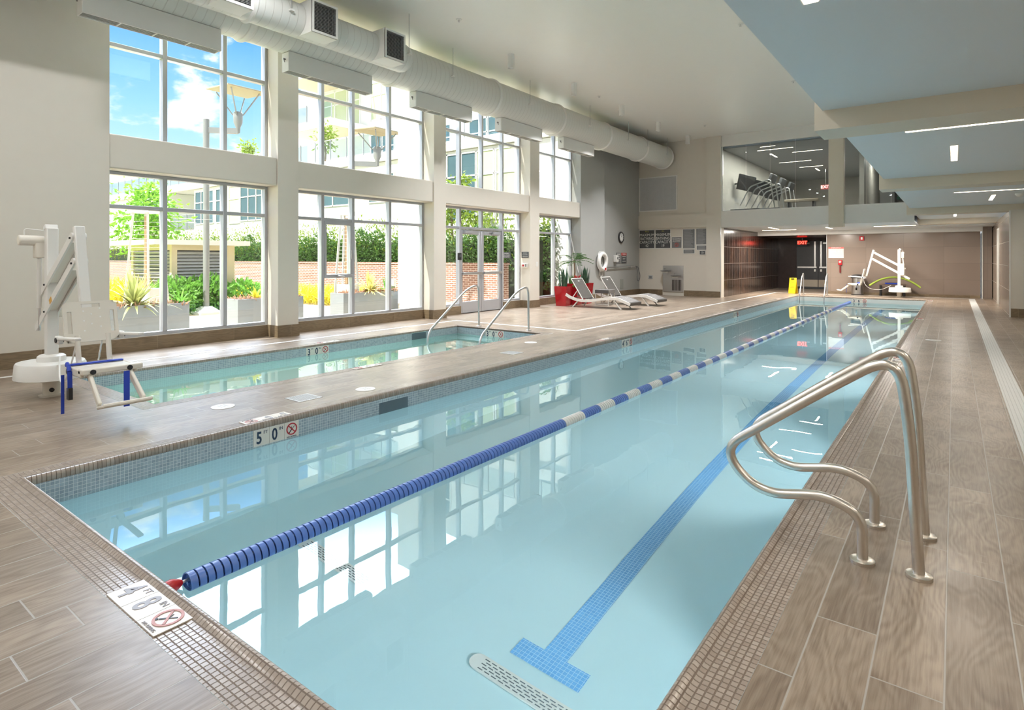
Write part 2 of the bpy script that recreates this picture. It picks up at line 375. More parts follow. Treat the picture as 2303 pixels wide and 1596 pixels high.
b = MB().quad((PX0, PY0, -0.18), (PX1, PY0, -0.18), (PX1, PY1, -0.18), (PX0, PY1, -0.18))
struct('pool_water', b, WATER, 'still blue water of the lap pool', 'water', recalc=False)
b = MB().quad((SX0, SY0, -0.155), (SX1, SY0, -0.155), (SX1, SY1, -0.155), (SX0, SY1, -0.155))
struct('spa_water', b, WATERS, 'pale green water of the spa', 'water', recalc=False)
# unseen underwater lamps added to brighten both pools (in the walls under the deck edge nearest the viewer)
LENS = emit('underwater_fill_lens', (0.9, 0.97, 1.0), 3.0)
def pool_fill_lamp(x, y, z, nx, ny, power, label):
    r = thing('added_underwater_light', label, 'light', (x, y, z), 0, 'added underwater lights')
    ax = 'x' if nx else 'y'; sgn = nx or ny
    MB().lathe([(0.12, 0.0), (0.12, 0.015*sgn), (0.10, 0.02*sgn), (0.10, 0.0)], axis=ax, n=20).build('bezel', STEELL, r)
    L = bpy.data.lights.new('underwater_fill_lamp', 'AREA'); L.shape = 'DISK'; L.size = 0.18; L.energy = power; L.color = (0.93, 0.98, 1.0); L.spread = math.radians(115)
    o = bpy.data.objects.new('underwater_fill_lamp', L); COL.objects.link(o); o.parent = r; o.location = (0.03*nx, 0.03*ny, 0)
    o.rotation_euler = Vector((nx, ny, -0.75)).to_track_quat('-Z', 'Y').to_euler()
    MB().lathe([(0.099, 0.012*sgn), (0.06, 0.020*sgn)], axis=ax, n=20).build('lens', LENS, r)
for k, y in enumerate((2.4, 6.2, 10.0, 13.8, 17.6, 21.4)):
    pool_fill_lamp(PX1, y, -0.75, -1, 0, 23, 'added unseen round underwater light in the right pool wall, number %d from the near end' % (k+1))
for k, y in enumerate((3.8, 6.6)):
    pool_fill_lamp(SX1, y, -0.6, -1, 0, 10, 'added unseen round underwater light in the spa wall, number %d from the near end' % (k+1))
# ------------------------------------------------------------------ left (window) wall
XF, XW = -9.65, -10.05
COLS = [(5.88, 6.29), (9.82, 10.22), (13.69, 14.16)]
BAYS = [(3.26, 5.88), (6.29, 9.82), (10.22, 13.69), (14.16, 16.53)]
HC = 5.82
struct('wall_left', MB().box(-10.2, XF, -0.6, 3.26, 0, HC), PAINT, 'tall plain beige wall behind the near pool lift', 'wall')
struct('wall_left_corner', MB().box(-10.2, XF, 16.53, 18.15, 0, HC), PAINTG, 'grey wall with the ring buoy', 'wall')
struct('wall_left_recess', MB().box(-10.2, -9.9, 18.15, 21.5, 0, HC), PAINTG, 'dark grey recessed wall with the clock', 'wall')
for k, (a, c) in enumerate(COLS):
    struct('column', MB().box(-10.2, XF, a, c, 0, HC), PAINT, 'square window column, %s from the near end' % ('first', 'second', 'third')[k], 'column')
struct('column', MB().box(-11.05, -10.2, 9.98, 10.25, 0, HC), PAINTW, 'sunlit white fin outside beyond the second column', 'column')
for k, (a, c) in enumerate(BAYS):
    nm = ('first', 'second', 'third', 'fourth')[k]
    struct('beam', MB().box(-10.14, XF-0.03, a, c, 2.715, 3.21), PAINT, 'beige spandrel beam across the %s window bay' % nm, 'beam', bevel=0.02)
    struct('beam', MB().box(-10.2, -9.95, a, c, 5.62, HC), PAINT, 'head beam above the %s upper window' % nm, 'beam')
b = MB()
for a, c in ((3.26, 5.88), (6.29, 9.82), (10.22, 11.12), (12.86, 13.69), (14.16, 16.53)): b.box(-10.2, -9.985, a, c, 0, 0.215)
struct('sill_wall', b, PAINTW, 'low white ledge under the windows', 'wall')
b = MB()
for a, c in ((3.26, 5.88), (6.29, 9.82), (10.22, 11.12), (12.86, 13.69), (14.16, 16.53)): b.box(-9.985, -9.97, a, c, 0, 0.205)
for a, c in COLS: b.box(XF, XF+.014, a-.014, c+.014, 0, .21); b.box(-9.98, XF, a-.014, a, 0, .21); b.box(-9.98, XF, c, c+.014, 0, .21)
b.box(XF, XF+.014, -0.6, 3.274, 0, .21); b.box(-9.98, XF, 3.26, 3.274, 0, .21); b.box(XF, XF+.014, 16.516, 18.15, 0, .21); b.box(-9.98, XF, 16.516, 16.53, 0, .21); b.box(-9.9, -9.886, 18.15, 21.5, 0, .21)
struct('baseboard_left', b, BASE, 'brown wood look base tile along the window wall', 'baseboard')
# unseen bay behind the viewer, added to let in daylight: same windows
struct('wall_left_rear', MB().box(-10.2, XF, -4.1, -3.9, 0, HC).box(-10.14, XF-.03, -3.9, -0.6, 2.715, 3.21).box(-10.2, -9.97, -3.9, -0.6, 0, .215), PAINT, 'rear end of the window wall', 'wall')
def frame(b, x0, x1, ya, yb, z0, z1, ms, ts, fw=0.05, sill=0.05):
    b.box(x0, x1, ya, ya+fw, z0, z1); b.box(x0, x1, yb-fw, yb, z0, z1); b.box(x0, x1, ya+fw, yb-fw, z0, z0+sill); b.box(x0, x1, ya+fw, yb-fw, z1-fw, z1)
    for y in ms: b.box(x0-.0, x1+.012, y-.034, y+.034, z0+sill, z1-fw)
    edges = [ya+fw] + [v for y in ms for v in (y-.034, y+.034)] + [yb-fw]
    for z, segs in ts:
        for k in range(len(edges)//2):
            if segs is None or k in segs: b.box(x0, x1, edges[2*k], edges[2*k+1], z-.03, z+.03)
def window(n, ya, yb, z0, z1, ms, ts, label, skip=()):
    b = MB(); frame(b, -10.11, -9.995, ya, yb, z0, z1, ms, ts)
    r = struct('window_%d' % n, b, ALU, label, 'window', bevel=0.004, seg=1)
    g = MB(); ed = [ya+.05] + [v for y in ms for v in (y-.034, y+.034)] + [yb-.05]
    for k in range(len(ed)//2):
        if k not in skip: g.box(-10.068, -10.058, ed[2*k], ed[2*k+1], z0+.05, z1-.05)
    if g.v: g.build('glass_pane', GLASS, r)
    return r
UP = [(4.60, None)]; LO = [(2.19, None)]
window(1, 3.26, 5.88, 0.215, 2.715, [4.14, 5.10], LO, 'lower aluminium window of the first bay, three lights')
window(2, 3.26, 5.88, 3.21, 5.62, [4.14, 5.10], UP, 'upper aluminium window of the first bay, looking at the sky')
w3 = window(3, 6.29, 9.82, 0.215, 2.715, [7.05, 7.79, 8.79], LO, 'lower aluminium window of the second bay with an opening vent')
window(4, 6.29, 9.82, 3.21, 5.62, [7.05, 7.79, 8.79], UP, 'upper aluminium window of the second bay')
window(6, 10.22, 13.69, 3.21, 5.62, [11.10, 11.98, 12.86], UP, 'upper aluminium window of the third bay above the patio doors')
window(7, 14.16, 16.53, 0.215, 2.715, [15.50], LO, 'lower aluminium window of the fourth bay behind the red planters')
window(8, 14.16, 16.53, 3.21, 5.62, [15.50], UP, 'upper aluminium window of the fourth bay')
window(9, -3.9, -0.6, 0.215, 2.715, [-2.8, -1.7], LO, 'added unseen lower aluminium window behind the viewer')
window(10, -3.9, -0.6, 3.21, 5.62, [-2.8, -1.7], UP, 'added unseen upper aluminium window behind the viewer')
# vent sash in window 3
b = MB(); b.box(-10.10, -9.975, 7.084, 7.756, 1.02, 1.09); b.box(-10.10, -9.975, 7.084, 7.756, 2.09, 2.16); b.box(-10.10, -9.975, 7.084, 7.134, 1.09, 2.09); b.box(-10.10, -9.975, 7.706, 7.756, 1.09, 2.09)
sash = b.build('vent_sash', ALU, w3, bevel=0.004, seg=1)
MB().tube(fillet([(-9.975, 7.40, 1.06), (-9.94, 7.40, 1.06), (-9.94, 7.53, 1.045)], .02), .011, 8).box(-9.98, -9.96, 7.36, 7.46, 1.04, 1.08).build('crank_handle', STEELL, sash)
MB().box(-9.976, -9.955, 7.72, 7.74, 1.40, 1.58).build('latch', STEELL, sash)
# bay 3 lower: sidelights and double patio doors
b = MB(); z1 = 2.715
frame(b, -10.11, -9.995, 10.22, 13.69, 0.0, z1, [11.10, 12.86], [(2.19, None)], sill=0.0)
b.box(-10.11, -9.995, 11.95, 12.01, 2.22, z1-.05); b.box(-10.11, -9.995, 10.27, 11.066, .215, .265); b.box(-10.11, -9.995, 12.894, 13.64, .215, .265)
w5 = struct('window_5', b, ALU, 'lower aluminium window frame of the third bay around the patio doors', 'window', bevel=0.004, seg=1)
g = MB(); g.box(-10.068, -10.058, 10.27, 11.066, .265, 2.665); g.box(-10.068, -10.058, 12.894, 13.64, .265, 2.665); g.box(-10.068, -10.058, 11.134, 12.826, 2.22, 2.665)
g.build('glass_pane', GLASS, w5)
def patio_door(n, ya, yb, hinge_first, label):
    b = MB(); x0, x1 = -10.085, -10.02
    b.box(x0, x1, ya, ya+.09, .01, 2.15); b.box(x0, x1, yb-.09, yb, .01, 2.15); b.box(x0, x1, ya+.09, yb-.09, .01, .30); b.box(x0, x1, ya+.09, yb-.09, 2.03, 2.15)
    r = struct('door_%d' % n, b, ALU, label, 'door', bevel=0.004, seg=1)
    MB().box(-10.058, -10.05, ya+.09, yb-.09, .30, 2.03).build('glass_pane', GLASS, r)
    MB().box(-9.985, -9.94, ya+.04, yb-.04, .99, 1.06).box(x1, -9.985, ya+.05, ya+.10, 1.0, 1.05).box(x1, -9.985, yb-.10, yb-.05, 1.0, 1.05).build('panic_bar', STEELL, r, bevel=.006)
    c = ya+.12 if hinge_first else yb-.42
    MB().box(x1, -9.95, c, c+.3, 2.05, 2.12).build('door_closer', ALU, r, bevel=.005)
    MB().beam((-9.97, c+.15, 2.13), (-9.97, c+.40 if hinge_first else c-.10, 2.15), .02, .008).build('closer_arm', STEELL, r)
    return r
d1 = patio_door(1, 11.14, 11.975, True, 'glazed patio door leaf nearer the viewer')
d2 = patio_door(2, 11.985, 12.82, False, 'glazed patio door leaf farther from the viewer')
MB().lathe([(.03, 0), (.03, .05), (.02, .055)], (-10.02, 11.93, 1.02), 'x', 12).build('lock_case', BLACK, d1)
# ------------------------------------------------------------------ end walls
struct('wall_end', MB().box(-10.1, -7.23, 21.5, 21.75, 0, HC), PAINT, 'beige end wall carrying the pool rule signs', 'wall')
struct('wall_end_pier', MB().box(-7.23, -6.70, 21.40, 21.75, 0, HC), PAINT, 'narrow pier at the corner of the sign wall', 'wall')
struct('wall_end_bulkhead', MB().box(-9.9, -7.23, 21.42, 21.5, 2.56, 3.06), PAINT, 'shallow bulkhead strip above the signs', 'wall')
struct('baseboard_end', MB().box(-9.886, -8.94, 21.486, 21.5, 0, .21).box(-8.10, -7.23, 21.486, 21.5, 0, .21).box(-7.244, -6.70, 21.386, 21.40, 0, .21), BASE, 'brown base tile under the sign wall', 'baseboard')
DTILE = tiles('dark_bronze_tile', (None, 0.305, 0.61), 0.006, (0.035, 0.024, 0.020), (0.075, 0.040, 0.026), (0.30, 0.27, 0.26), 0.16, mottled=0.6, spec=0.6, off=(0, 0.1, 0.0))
BTILE = tiles('bronze_wall_tile', (1.22, None, 0.60), 0.006, (0.24, 0.185, 0.15), (0.28, 0.22, 0.18), (0.14, 0.10, 0.08), 0.22, off=(0.3, 0, -0.03), bump=0.3, spec=0.6)
BTILEY = tiles('bronze_side_tile', (None, 1.22, 0.60), 0.008, (0.27, 0.215, 0.175), (0.31, 0.25, 0.205), (0.55, 0.50, 0.44), 0.25, off=(0, 0.3, -0.03), bump=0.3)
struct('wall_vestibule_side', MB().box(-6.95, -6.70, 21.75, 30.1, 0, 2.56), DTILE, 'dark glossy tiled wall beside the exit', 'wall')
struct('trim_3', MB().box(-6.715, -6.695, 21.385, 21.40, 0, 2.52), STEELL, 'thin metal corner trim of the dark tiled wall', 'trim')
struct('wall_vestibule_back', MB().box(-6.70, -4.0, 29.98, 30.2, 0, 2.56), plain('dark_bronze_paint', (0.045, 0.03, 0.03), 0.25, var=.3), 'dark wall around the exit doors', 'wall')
struct('wall_far', MB().box(-4.10, 0.74, 26.55, 29.98, 0, 2.36), BTILE, 'bronze tiled end wall behind the far pool lift', 'wall')
struct('trim_4', MB().box(-4.115, -4.10, 26.53, 26.55, 0, 2.36), STEELL, 'thin metal edge trim of the bronze end wall', 'trim')
struct('baseboard_far', MB().box(-4.10, 0.74, 26.535, 26.55, 0, .09), BASE, 'low brown base strip under the bronze end wall', 'baseboard')
struct('wall_far_pier', MB().box(0.80, 1.05, 26.3, 29.98, 0, 2.56), BTILE, 'bronze tiled pier right of the end wall', 'wall')
struct('trim_5', MB().box(0.775, 0.80, 26.28, 26.56, 0, 2.36), PAINTW, 'white vertical reveal beside the bronze end wall', 'trim')
struct('wall_right', MB().box(1.07, 1.3, 18.50, 22.6, 0, 2.58).box(1.07, 1.3, 23.6, 29.9, 0, 2.58).box(1.07, 1.3, 22.6, 23.6, 2.3, 2.58), BTILEY, 'bronze tiled side wall at the far right', 'wall')
dr = struct('door_3', MB().box(1.16, 1.20, 22.66, 23.54, .01, 2.26), plain('door_paint', (0.66, 0.62, 0.55), .5), 'pale door in the bronze side wall', 'door')
MB().box(1.055, 1.17, 22.60, 22.66, 0, 2.32).box(1.055, 1.17, 23.54, 23.60, 0, 2.32).box(1.055, 1.17, 22.66, 23.54, 2.26, 2.32).build('door_frame', WHITE, dr)
MB().tube(fillet([(1.16, 22.76, 1.0), (1.10, 22.76, 1.0), (1.10, 22.88, 1.0)], .03), .011, 8).build('lever_handle', STEELL, dr)
struct('wall_right_return', MB().box(1.07, 3.3, 18.47, 18.50, 0, 2.58), PAINT, 'beige return wall at the right edge', 'wall')
struct('trim_6', MB().box(1.055, 1.085, 18.455, 18.475, 0, 2.56), PAINTW, 'white corner trim of the beige return wall', 'trim')
struct('baseboard_right', MB().box(1.085, 3.3, 18.455, 18.47, 0, .21), BASE, 'brown base tile under the beige return wall', 'baseboard')
struct('wall_right_near', MB().box(3.2, 3.4, -4.1, 18.47, 0, 2.8), PAINT, 'beige wall right of the viewer', 'wall')
struct('wall_rear', MB().box(-10.2, 3.4, -4.3, -4.1, 0, HC), PAINT, 'beige wall behind the viewer', 'wall')
# ------------------------------------------------------------------ ceilings
XS = -0.93
struct('ceiling', MB().box(-10.2, XS, -4.3, 21.75, HC, HC+.15), CEIL, 'high pale ceiling over the pools', 'ceiling')
b = MB().box(XS, 3.4, -4.3, 24.1, 2.72, 2.9); b.box(XS, XS+.15, -4.3, 21.5, 2.9, HC)
struct('ceiling_soffit', b, SOFFIT, 'low blue grey soffit along the right side', 'ceiling')
for k, (a, c) in enumerate(((-0.2, .3), (5.80, 6.30), (11.44, 11.94), (18.5, 19.0), (24.1, 24.6))):
    struct('beam', MB().box(XS-.065, 3.3, a, c, 2.55, 3.4), BEIGE, 'beige dropped beam across the low soffit, %s' % ('behind the viewer', 'nearest in view', 'second in view', 'third in view', 'farthest')[k], 'beam')
struct('ceiling_mezzanine', MB().box(-6.70, XS-.03, 21.5, 30.2, 2.52, 2.56).box(XS-.03, 1.1, 24.6, 30.2, 2.52, 2.56), SOFFIT, 'underside of the upper level over the far end of the pool', 'ceiling')
struct('trim_7', MB().box(-6.70, XS-.03, 21.44, 21.52, 2.52, 3.105), PAINTW, 'white fascia under the upper level glass', 'fascia')
struct('trim_8', MB().box(-6.70, 1.0, 26.35, 26.55, 2.36, 2.52), PAINTW, 'white bulkhead above the bronze end wall', 'fascia')
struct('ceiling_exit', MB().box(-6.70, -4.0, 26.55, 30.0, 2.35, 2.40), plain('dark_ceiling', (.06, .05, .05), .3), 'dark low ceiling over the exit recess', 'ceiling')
struct('column', MB().box(-3.25, -2.82, 21.36, 21.62, 2.42, HC), BEIGE, 'beige column between the upper level panes', 'column')
# upper level gym shell
GYM = plain('gym_wall', (0.50, 0.47, 0.42), 0.6)
struct('floor_upper', MB().box(-6.70, 2.0, 21.6, 33, 2.95, 3.02), plain('gym_floor', (.16, .16, .16), .6), 'dark floor of the upper level gym', 'floor')
struct('ceiling_upper', MB().box(-6.9, 2.0, 21.6, 33, 5.36, 5.45), plain('gym_ceiling', (.42, .43, .43), .6), 'grey ceiling of the upper level gym', 'ceiling')
struct('wall_upper_left', MB().box(-6.9, -6.7, 21.75, 33, 2.9, 5.45), GYM, 'left wall of the upper level gym with the televisions', 'wall')
struct('wall_upper_back', MB().box(-6.7, 1.8, 32.8, 33, 2.9, 5.45), GYM, 'back wall of the upper level gym', 'wall')
struct('wall_upper_right', MB().box(1.8, 2.0, 21.6, 33, 2.9, 5.45), GYM, 'right wall of the upper level gym', 'wall')
struct('wall_upper_partition', MB().box(-2.75, -2.6, 24.6, 32.8, 3.0, 5.4), GYM, 'partition inside the upper level gym', 'wall')
struct('trim_9', MB().box(-6.70, XS, 21.44, 21.56, 5.42, 5.62).box(-6.70, XS, 21.45, 21.75, 5.62, HC), PAINTW, 'white head strip above the upper level glass', 'fascia')
b = MB().box(-6.70, -3.25, 21.48, 21.52, 3.105, 3.12).box(-2.82, XS-.03, 21.48, 21.52, 3.105, 3.12).box(-6.70, -6.66, 21.47, 21.53, 3.12, 5.42)
w11 = struct('window_11', b, STEELL, 'frameless glass wall of the upper level gym', 'window')
g = MB(); xs = [-6.66, -5.86, -5.06, -4.26, -3.27]
for a, c in zip(xs, xs[1:]): g.box(a+.004, c-.004, 21.494, 21.506, 3.12, 5.42)
for a, c in ((-2.80, -2.2), (-2.2, -1.55), (-1.55, -0.98)): g.box(a+.004, c-.004, 21.494, 21.506, 3.12, 5.42)
g.build('glass_pane', GLASST, w11)
# drains and thin trench lines set in the deck
GRATE = tiles('white_grating', (0.03, 0.012, None), 0.005, (.80, .80, .78), (.85, .85, .83), (.55, .55, .53), .5)
tag(MB().box(0.40, 0.57, 3.0, 25.78, 0, .004).build('trench_drain', GRATE), 'wide pale grated trench drain running along the right deck', 'drain')
LINE = plain('white_drain_strip', (.82, .82, .80), .5)
tag(MB().box(-9.07, -9.00, -3.5, 9.87, 0, .004).box(-9.07, -5.84, 9.87, 9.94, 0, .004).box(-5.91, -5.84, 9.94, 25.79, 0, .004).box(-5.91, .57, 25.79, 25.85, 0, .004).build('strip_drain', LINE), 'thin white strip drain stepping around the spa and along the deck', 'drain')
# ================================================================== DUCTS, LAMPS AND CEILING FITTINGS
AX, AZ, AR = -8.83, 5.225, 0.41
r = thing('air_duct', 'large white spiral air duct running the length of the window wall', 'duct', (AX, 0, AZ))
MB().cyl((0, -3.9, 0), (0, 21.30, 0), AR, 40).build('duct_pipe', DUCT, r, smooth=True)
for y in (-1.2, 1.8, 4.8, 7.79, 10.80, 13.63, 16.33, 19.0, 21.22):
    MB().lathe([(AR-.01, -.05), (AR+.012, -.045), (AR+.035, -.012), (AR+.035, .012), (AR+.012, .045), (AR-.01, .05)], (0, y, 0), 'y', 40).build('flange', PAINTW, r, smooth=True)
VANE = plain('diffuser_vane', (.45, .45, .43), .5)
KNOB = plain('damper_screw', (.25, .22, .2), .4, .8)
def diffuser(ya, yb, label):
    d = thing('slot_diffuser', label, 'air vent', (-8.83, ya, 4.50), 0, 'slot diffusers under the large duct')
    L = yb-ya; b = MB()
    b.box(.085, .10, 0, L, 0, .322); b.box(-.10, -.085, 0, L, 0, .322); b.box(-.085, .085, 0, .015, 0, .312); b.box(-.085, .085, L-.015, L, 0, .312)
    b.build('housing', PAINTW, d, bevel=.004, seg=1)
    n = max(3, round(L/.45)); g = MB()
    for k in range(1, n): g.box(-.085, .085, L*k/n-.008, L*k/n+.008, .0, .03)
    g.cm = 1
    for k in range(4): g.box(-.075+.04*k, -.06+.04*k, .015, L-.015, .012, .05)
    g.box(-.085, .085, .015, L-.015, .055, .06); g.build('grille', [PAINTW, VANE], d)
    MB().cyl((0, .0, .20), (0, -.03, .20), .016, 10).beam((0, -.03, .21), (.035, -.035, .14), .012, .012).build('damper_handle', KNOB, d)
for lab, (ya, yb) in zip(('nearest long white slot diffuser under the duct at the top left corner', 'white slot diffuser under the duct beside the first column', 'white slot diffuser under the duct, third from the near end', 'white slot diffuser under the duct, fourth from the near end', 'farthest short white slot diffuser under the duct'),
                         ((2.65, 4.40), (5.51, 7.25), (8.37, 10.11), (11.18, 12.95), (14.02, 15.76))): diffuser(ya, yb, lab)
BX, BZ, BR = -8.13, 5.09, 0.255
r = thing('return_duct', 'smaller white round duct with three grille boxes beside the large duct', 'duct', (BX, 0, BZ))
MB().cyl((0, -3.9, 0), (0, 7.42, 0), BR, 32).lathe([(BR, 7.42), (BR*.9, 7.50), (BR*.6, 7.55), (.02, 7.57)], (0, 0, 0), 'y', 32).build('duct_pipe', DUCT, r, smooth=True)
for y in (-1.0, 1.6, 4.48): MB().lathe([(BR-.01, -.05), (BR+.03, -.012), (BR+.03, .012), (BR-.01, .05)], (0, y, 0), 'y', 32).build('flange', PAINTW, r, smooth=True)
for y in (2.45, 3.88, 5.27, 6.69):
    L = .46; b = MB().box(.0, .40, y, y+.02, -.25, .25).box(.0, .40, y+L-.02, y+L, -.25, .25).box(0, .40, y+.02, y+L-.02, -.25, -.23).box(0, .40, y+.02, y+L-.02, .23, .25)
    b.box(.385, .405, y, y+.035, -.25, .25).box(.385, .405, y+L-.035, y+L, -.25, .25).box(.385, .405, y+.035, y+L-.035, -.25, -.215).box(.385, .405, y+.035, y+L-.035, .215, .25)
    bx = b.build('grille_box', PAINTW, r)
    g = MB()
    for k in range(20): z = -.205+.0215*k; g.obox((.39, y+L/2, z), (.03, L-.07, .004), Matrix.Rotation(.6, 3, 'Y'))
    for k in range(5): g.box(.398, .402, y+.07*(k+1)+.015, y+.07*(k+1)+.018, -.215, .215)
    g.build('louvre_blades', plain('louvre_grey', (.30, .30, .29), .5), bx)
    MB().box(.33, .335, y+.03, y+L-.03, -.22, .22).build('dark_backing', BLACK, bx)
ROD = plain('galvanised_rod', (.5, .5, .5), .4, .7)
def hanger(y, n, lab, x, z, rad):
    h = thing('duct_hanger', lab, 'hanger', (x, y, z), 0, 'threaded duct hangers')
    MB().cyl((rad+.03, 0, 0), (rad+.03, 0, HC-z), .006, 6).build('rod', ROD, h)
    MB().box(rad-.02, rad+.06, -.03, .03, -.012, .012).build('bracket', PAINTW, h)
for k, y in enumerate((9.1, 11.9, 14.9, 17.4, 18.9, 20.6)): hanger(y, k, 'thin rod hanging the large duct, number %d from the near end' % (k+1), AX, AZ, AR)
for k, y in enumerate((5.0, 7.35)): hanger(y, k, ('thin rod hanging the grille box duct near the top edge', 'thin rod hanging the grille box duct at its closed end')[k], BX, BZ, BR)
# cylinder downlights on the high ceiling: unlit fittings, fill lamps added below to brighten the room
def downlight(x, y, label, power=54, spread=100):
    p = thing('cylinder_downlight', label, 'ceiling light', (x, y, HC), 0, 'cylinder downlights on the high ceiling')
    MB().lathe([(.02, 0), (.075, 0), (.075, -.30), (.066, -.30), (.066, -.27), (.02, -.27)], n=20).build('can', WHITE, p, smooth=True)
    MB().lathe([(.001, -.275), (.065, -.272)], n=20).build('lens', plain('frosted_lens', (.85, .85, .83), .4), p)
    L = bpy.data.lights.new('downlight_fill_lamp', 'AREA'); L.shape = 'DISK'; L.size = .12; L.energy = power; L.color = (.98, .98, 1.0); L.spread = math.radians(spread)
    o = bpy.data.objects.new('downlight_fill_lamp', L); COL.objects.link(o); o.parent = p; o.location = (0, 0, -.31)
    return p
dl = downlight(-7.66, 10.15, 'white cylinder downlight on the high ceiling, nearest in view')
for y, lab in ((12.78, 'second'), (15.45, 'third'), (18.05, 'fourth'), (20.68, 'farthest, by the end wall,')): dup(dl, 'white cylinder downlight on the high ceiling, %s in view' % lab if lab[0] != 'f' or lab == 'fourth' else 'white cylinder downlight on the high ceiling, the farthest one by the end wall', (-7.66, y, HC))
for ch in [c for c in bpy.data.objects if c.type == 'LIGHT' and c.parent and abs(c.parent.location.y-20.68) < .1]: bpy.data.objects.remove(ch)
dl_fill = downlight(-6.9, 4.2, 'added unseen white cylinder downlight on the high ceiling near the second grille box', 20, 175)  # unseen downlights above and behind the viewer, added as room fill
for x, y, lab in ((-6.9, 1.8, 'overhead on the window side'), (-6.9, -.6, 'just behind the viewer on the window side'), (-6.9, -3.0, 'at the rear wall on the window side'), (-3.3, 3.4, 'overhead on the pool side'), (-3.3, .6, 'just behind the viewer on the pool side'), (-3.3, -2.4, 'at the rear wall on the pool side')):
    dup(dl_fill, 'added unseen white cylinder downlight on the high ceiling %s' % lab, (x, y, HC))
for x, y, lab in ((-3.2, 15.89, 'white sprinkler rosette near the soffit edge, farther'), (-3.21, 11.41, 'white sprinkler rosette near the soffit edge, nearer'), (-7.3, 8.08, 'white sprinkler rosette near the top of the view'), (-7.7, 14.18, 'white smoke detector between two downlights'), (-8.0, 15.98, 'white sprinkler rosette near the large duct'), (-6.6, 19.4, 'white sprinkler rosette near the end wall')):
    q = thing('ceiling_sprinkler', lab, 'sprinkler', (x, y, HC), 0, 'sprinkler heads on the high ceiling')
    MB().lathe([(.055, 0), (.05, -.012), (.02, -.014)], n=16).build('rosette', WHITE, q)
    MB().cyl((0, 0, -.012), (0, 0, -.045), .012, 8).lathe([(.022, -.045), (.022, -.05)], n=10).build('sprinkler_head', STEELL, q)
# recessed linear lights of the soffit and of the upper level
STRIP = emit('warm_light_strip', (1.0, 0.80, 0.56), 9.0)
def strip(x, y, lx, ly, z, power, label, group, dim=1.0):
    p = thing('linear_light', label, 'ceiling light', (x, y, z), 0, group)
    MB().box(-lx/2, lx/2, -ly/2, ly/2, -.006, 0).build('diffuser', STRIP, p)
    e = .008; MB().box(-lx/2-e, -lx/2, -ly/2-e, ly/2+e, -.004, 0).box(lx/2, lx/2+e, -ly/2-e, ly/2+e, -.004, 0).box(-lx/2, lx/2, -ly/2-e, -ly/2, -.004, 0).box(-lx/2, lx/2, ly/2, ly/2+e, -.004, 0).build('bezel', WHITE, p)
    if power:
        L = bpy.data.lights.new('strip_lamp', 'AREA'); L.shape = 'RECTANGLE'; L.size = lx; L.size_y = ly; L.energy = power; L.color = (1, .93, .84)
        o = bpy.data.objects.new('strip_lamp', L); COL.objects.link(o); o.parent = p; o.location = (0, 0, -.012)
ZS = 2.72; G1 = 'recessed linear lights of the low soffit'
PW = 7
for x, y, lx, ly, lab in ((.42, 7.28, 1.64, .05, 'long cross strip behind the nearest beam'), (0.0, 9.15, .065, 1.3, 'lengthwise bar in the bay between first and second beam'), (.75, 14.6, 1.5, .05, 'long cross strip in the bay behind the second beam'), (.65, 16.3, .065, 1.35, 'lengthwise bar in the bay behind the second beam'), (.02, 22.4, .065, 1.0, 'small bar in the far bay behind the third beam'),
                          (-.58, 2.65, .065, 1.3, 'lengthwise bar at the top edge of the view'), (1.9, 3.6, .065, 1.3, 'added unseen bar right of the viewer'), (1.2, 1.4, 1.6, .05, 'added unseen cross strip over the viewer'), (0, -2.5, 1.6, .05, 'added unseen cross strip behind the viewer'), (2.0, 9.6, .065, 1.3, 'added unseen bar right of the lengthwise bar in the first bay')):  # strips beside, over and behind the viewer are unseen, added for fill
    strip(x, y, lx, ly, ZS, PW*(3.0 if y > 20 else 1.0), 'warm recessed light, %s' % lab, G1)
G2 = 'recessed linear lights under the upper level'
for x, y, lx, ly, lab in ((-5.5, 24.76, 1.22, .05, 'cross strip in front of the exit'), (-5.33, 23.2, .06, 1.4, 'slanting bar in front of the exit'), (-3.66, 24.2, .06, 1.2, 'bar beside the column foot'), (-1.63, 23.9, 1.2, .05, 'cross strip left of the far beam')):
    strip(x, y, lx, ly, 2.52, 60, 'warm recessed light under the upper level, %s' % lab, G2)
G3 = 'linear lights in the upper level gym'
for x, y, lx, ly, lab in ((-5.18, 22.7, 1.2, .05, 'nearest long strip'), (-4.32, 23.8, 1.0, .05, 'second long strip'), (-5.2, 26.14, 1.2, .05, 'third long strip'), (-4.92, 27.95, .9, .05, 'farthest long strip'), (-5.54, 24.1, .06, 1.0, 'short bar on the left'), (-5.26, 22.0, .5, .05, 'short strip at the glass'), (-4.86, 29.1, .06, .9, 'short bar at the back'), (-1.9, 27, 1.2, .05, 'strip in the right room')):
    strip(x, y, lx, ly, 5.36, 45, 'light in the upper level gym, %s' % lab, G3)
# dome camera and far recessed spot
q = thing('dome_camera', 'small white dome camera under the low soffit at the right edge', 'camera', (1.05, 15.6, ZS)); MB().lathe([(.07, 0), (.07, -.02), (.05, -.05), (.02, -.068), (.001, -.07)], n=16).build('dome', WHITE, q, smooth=True)
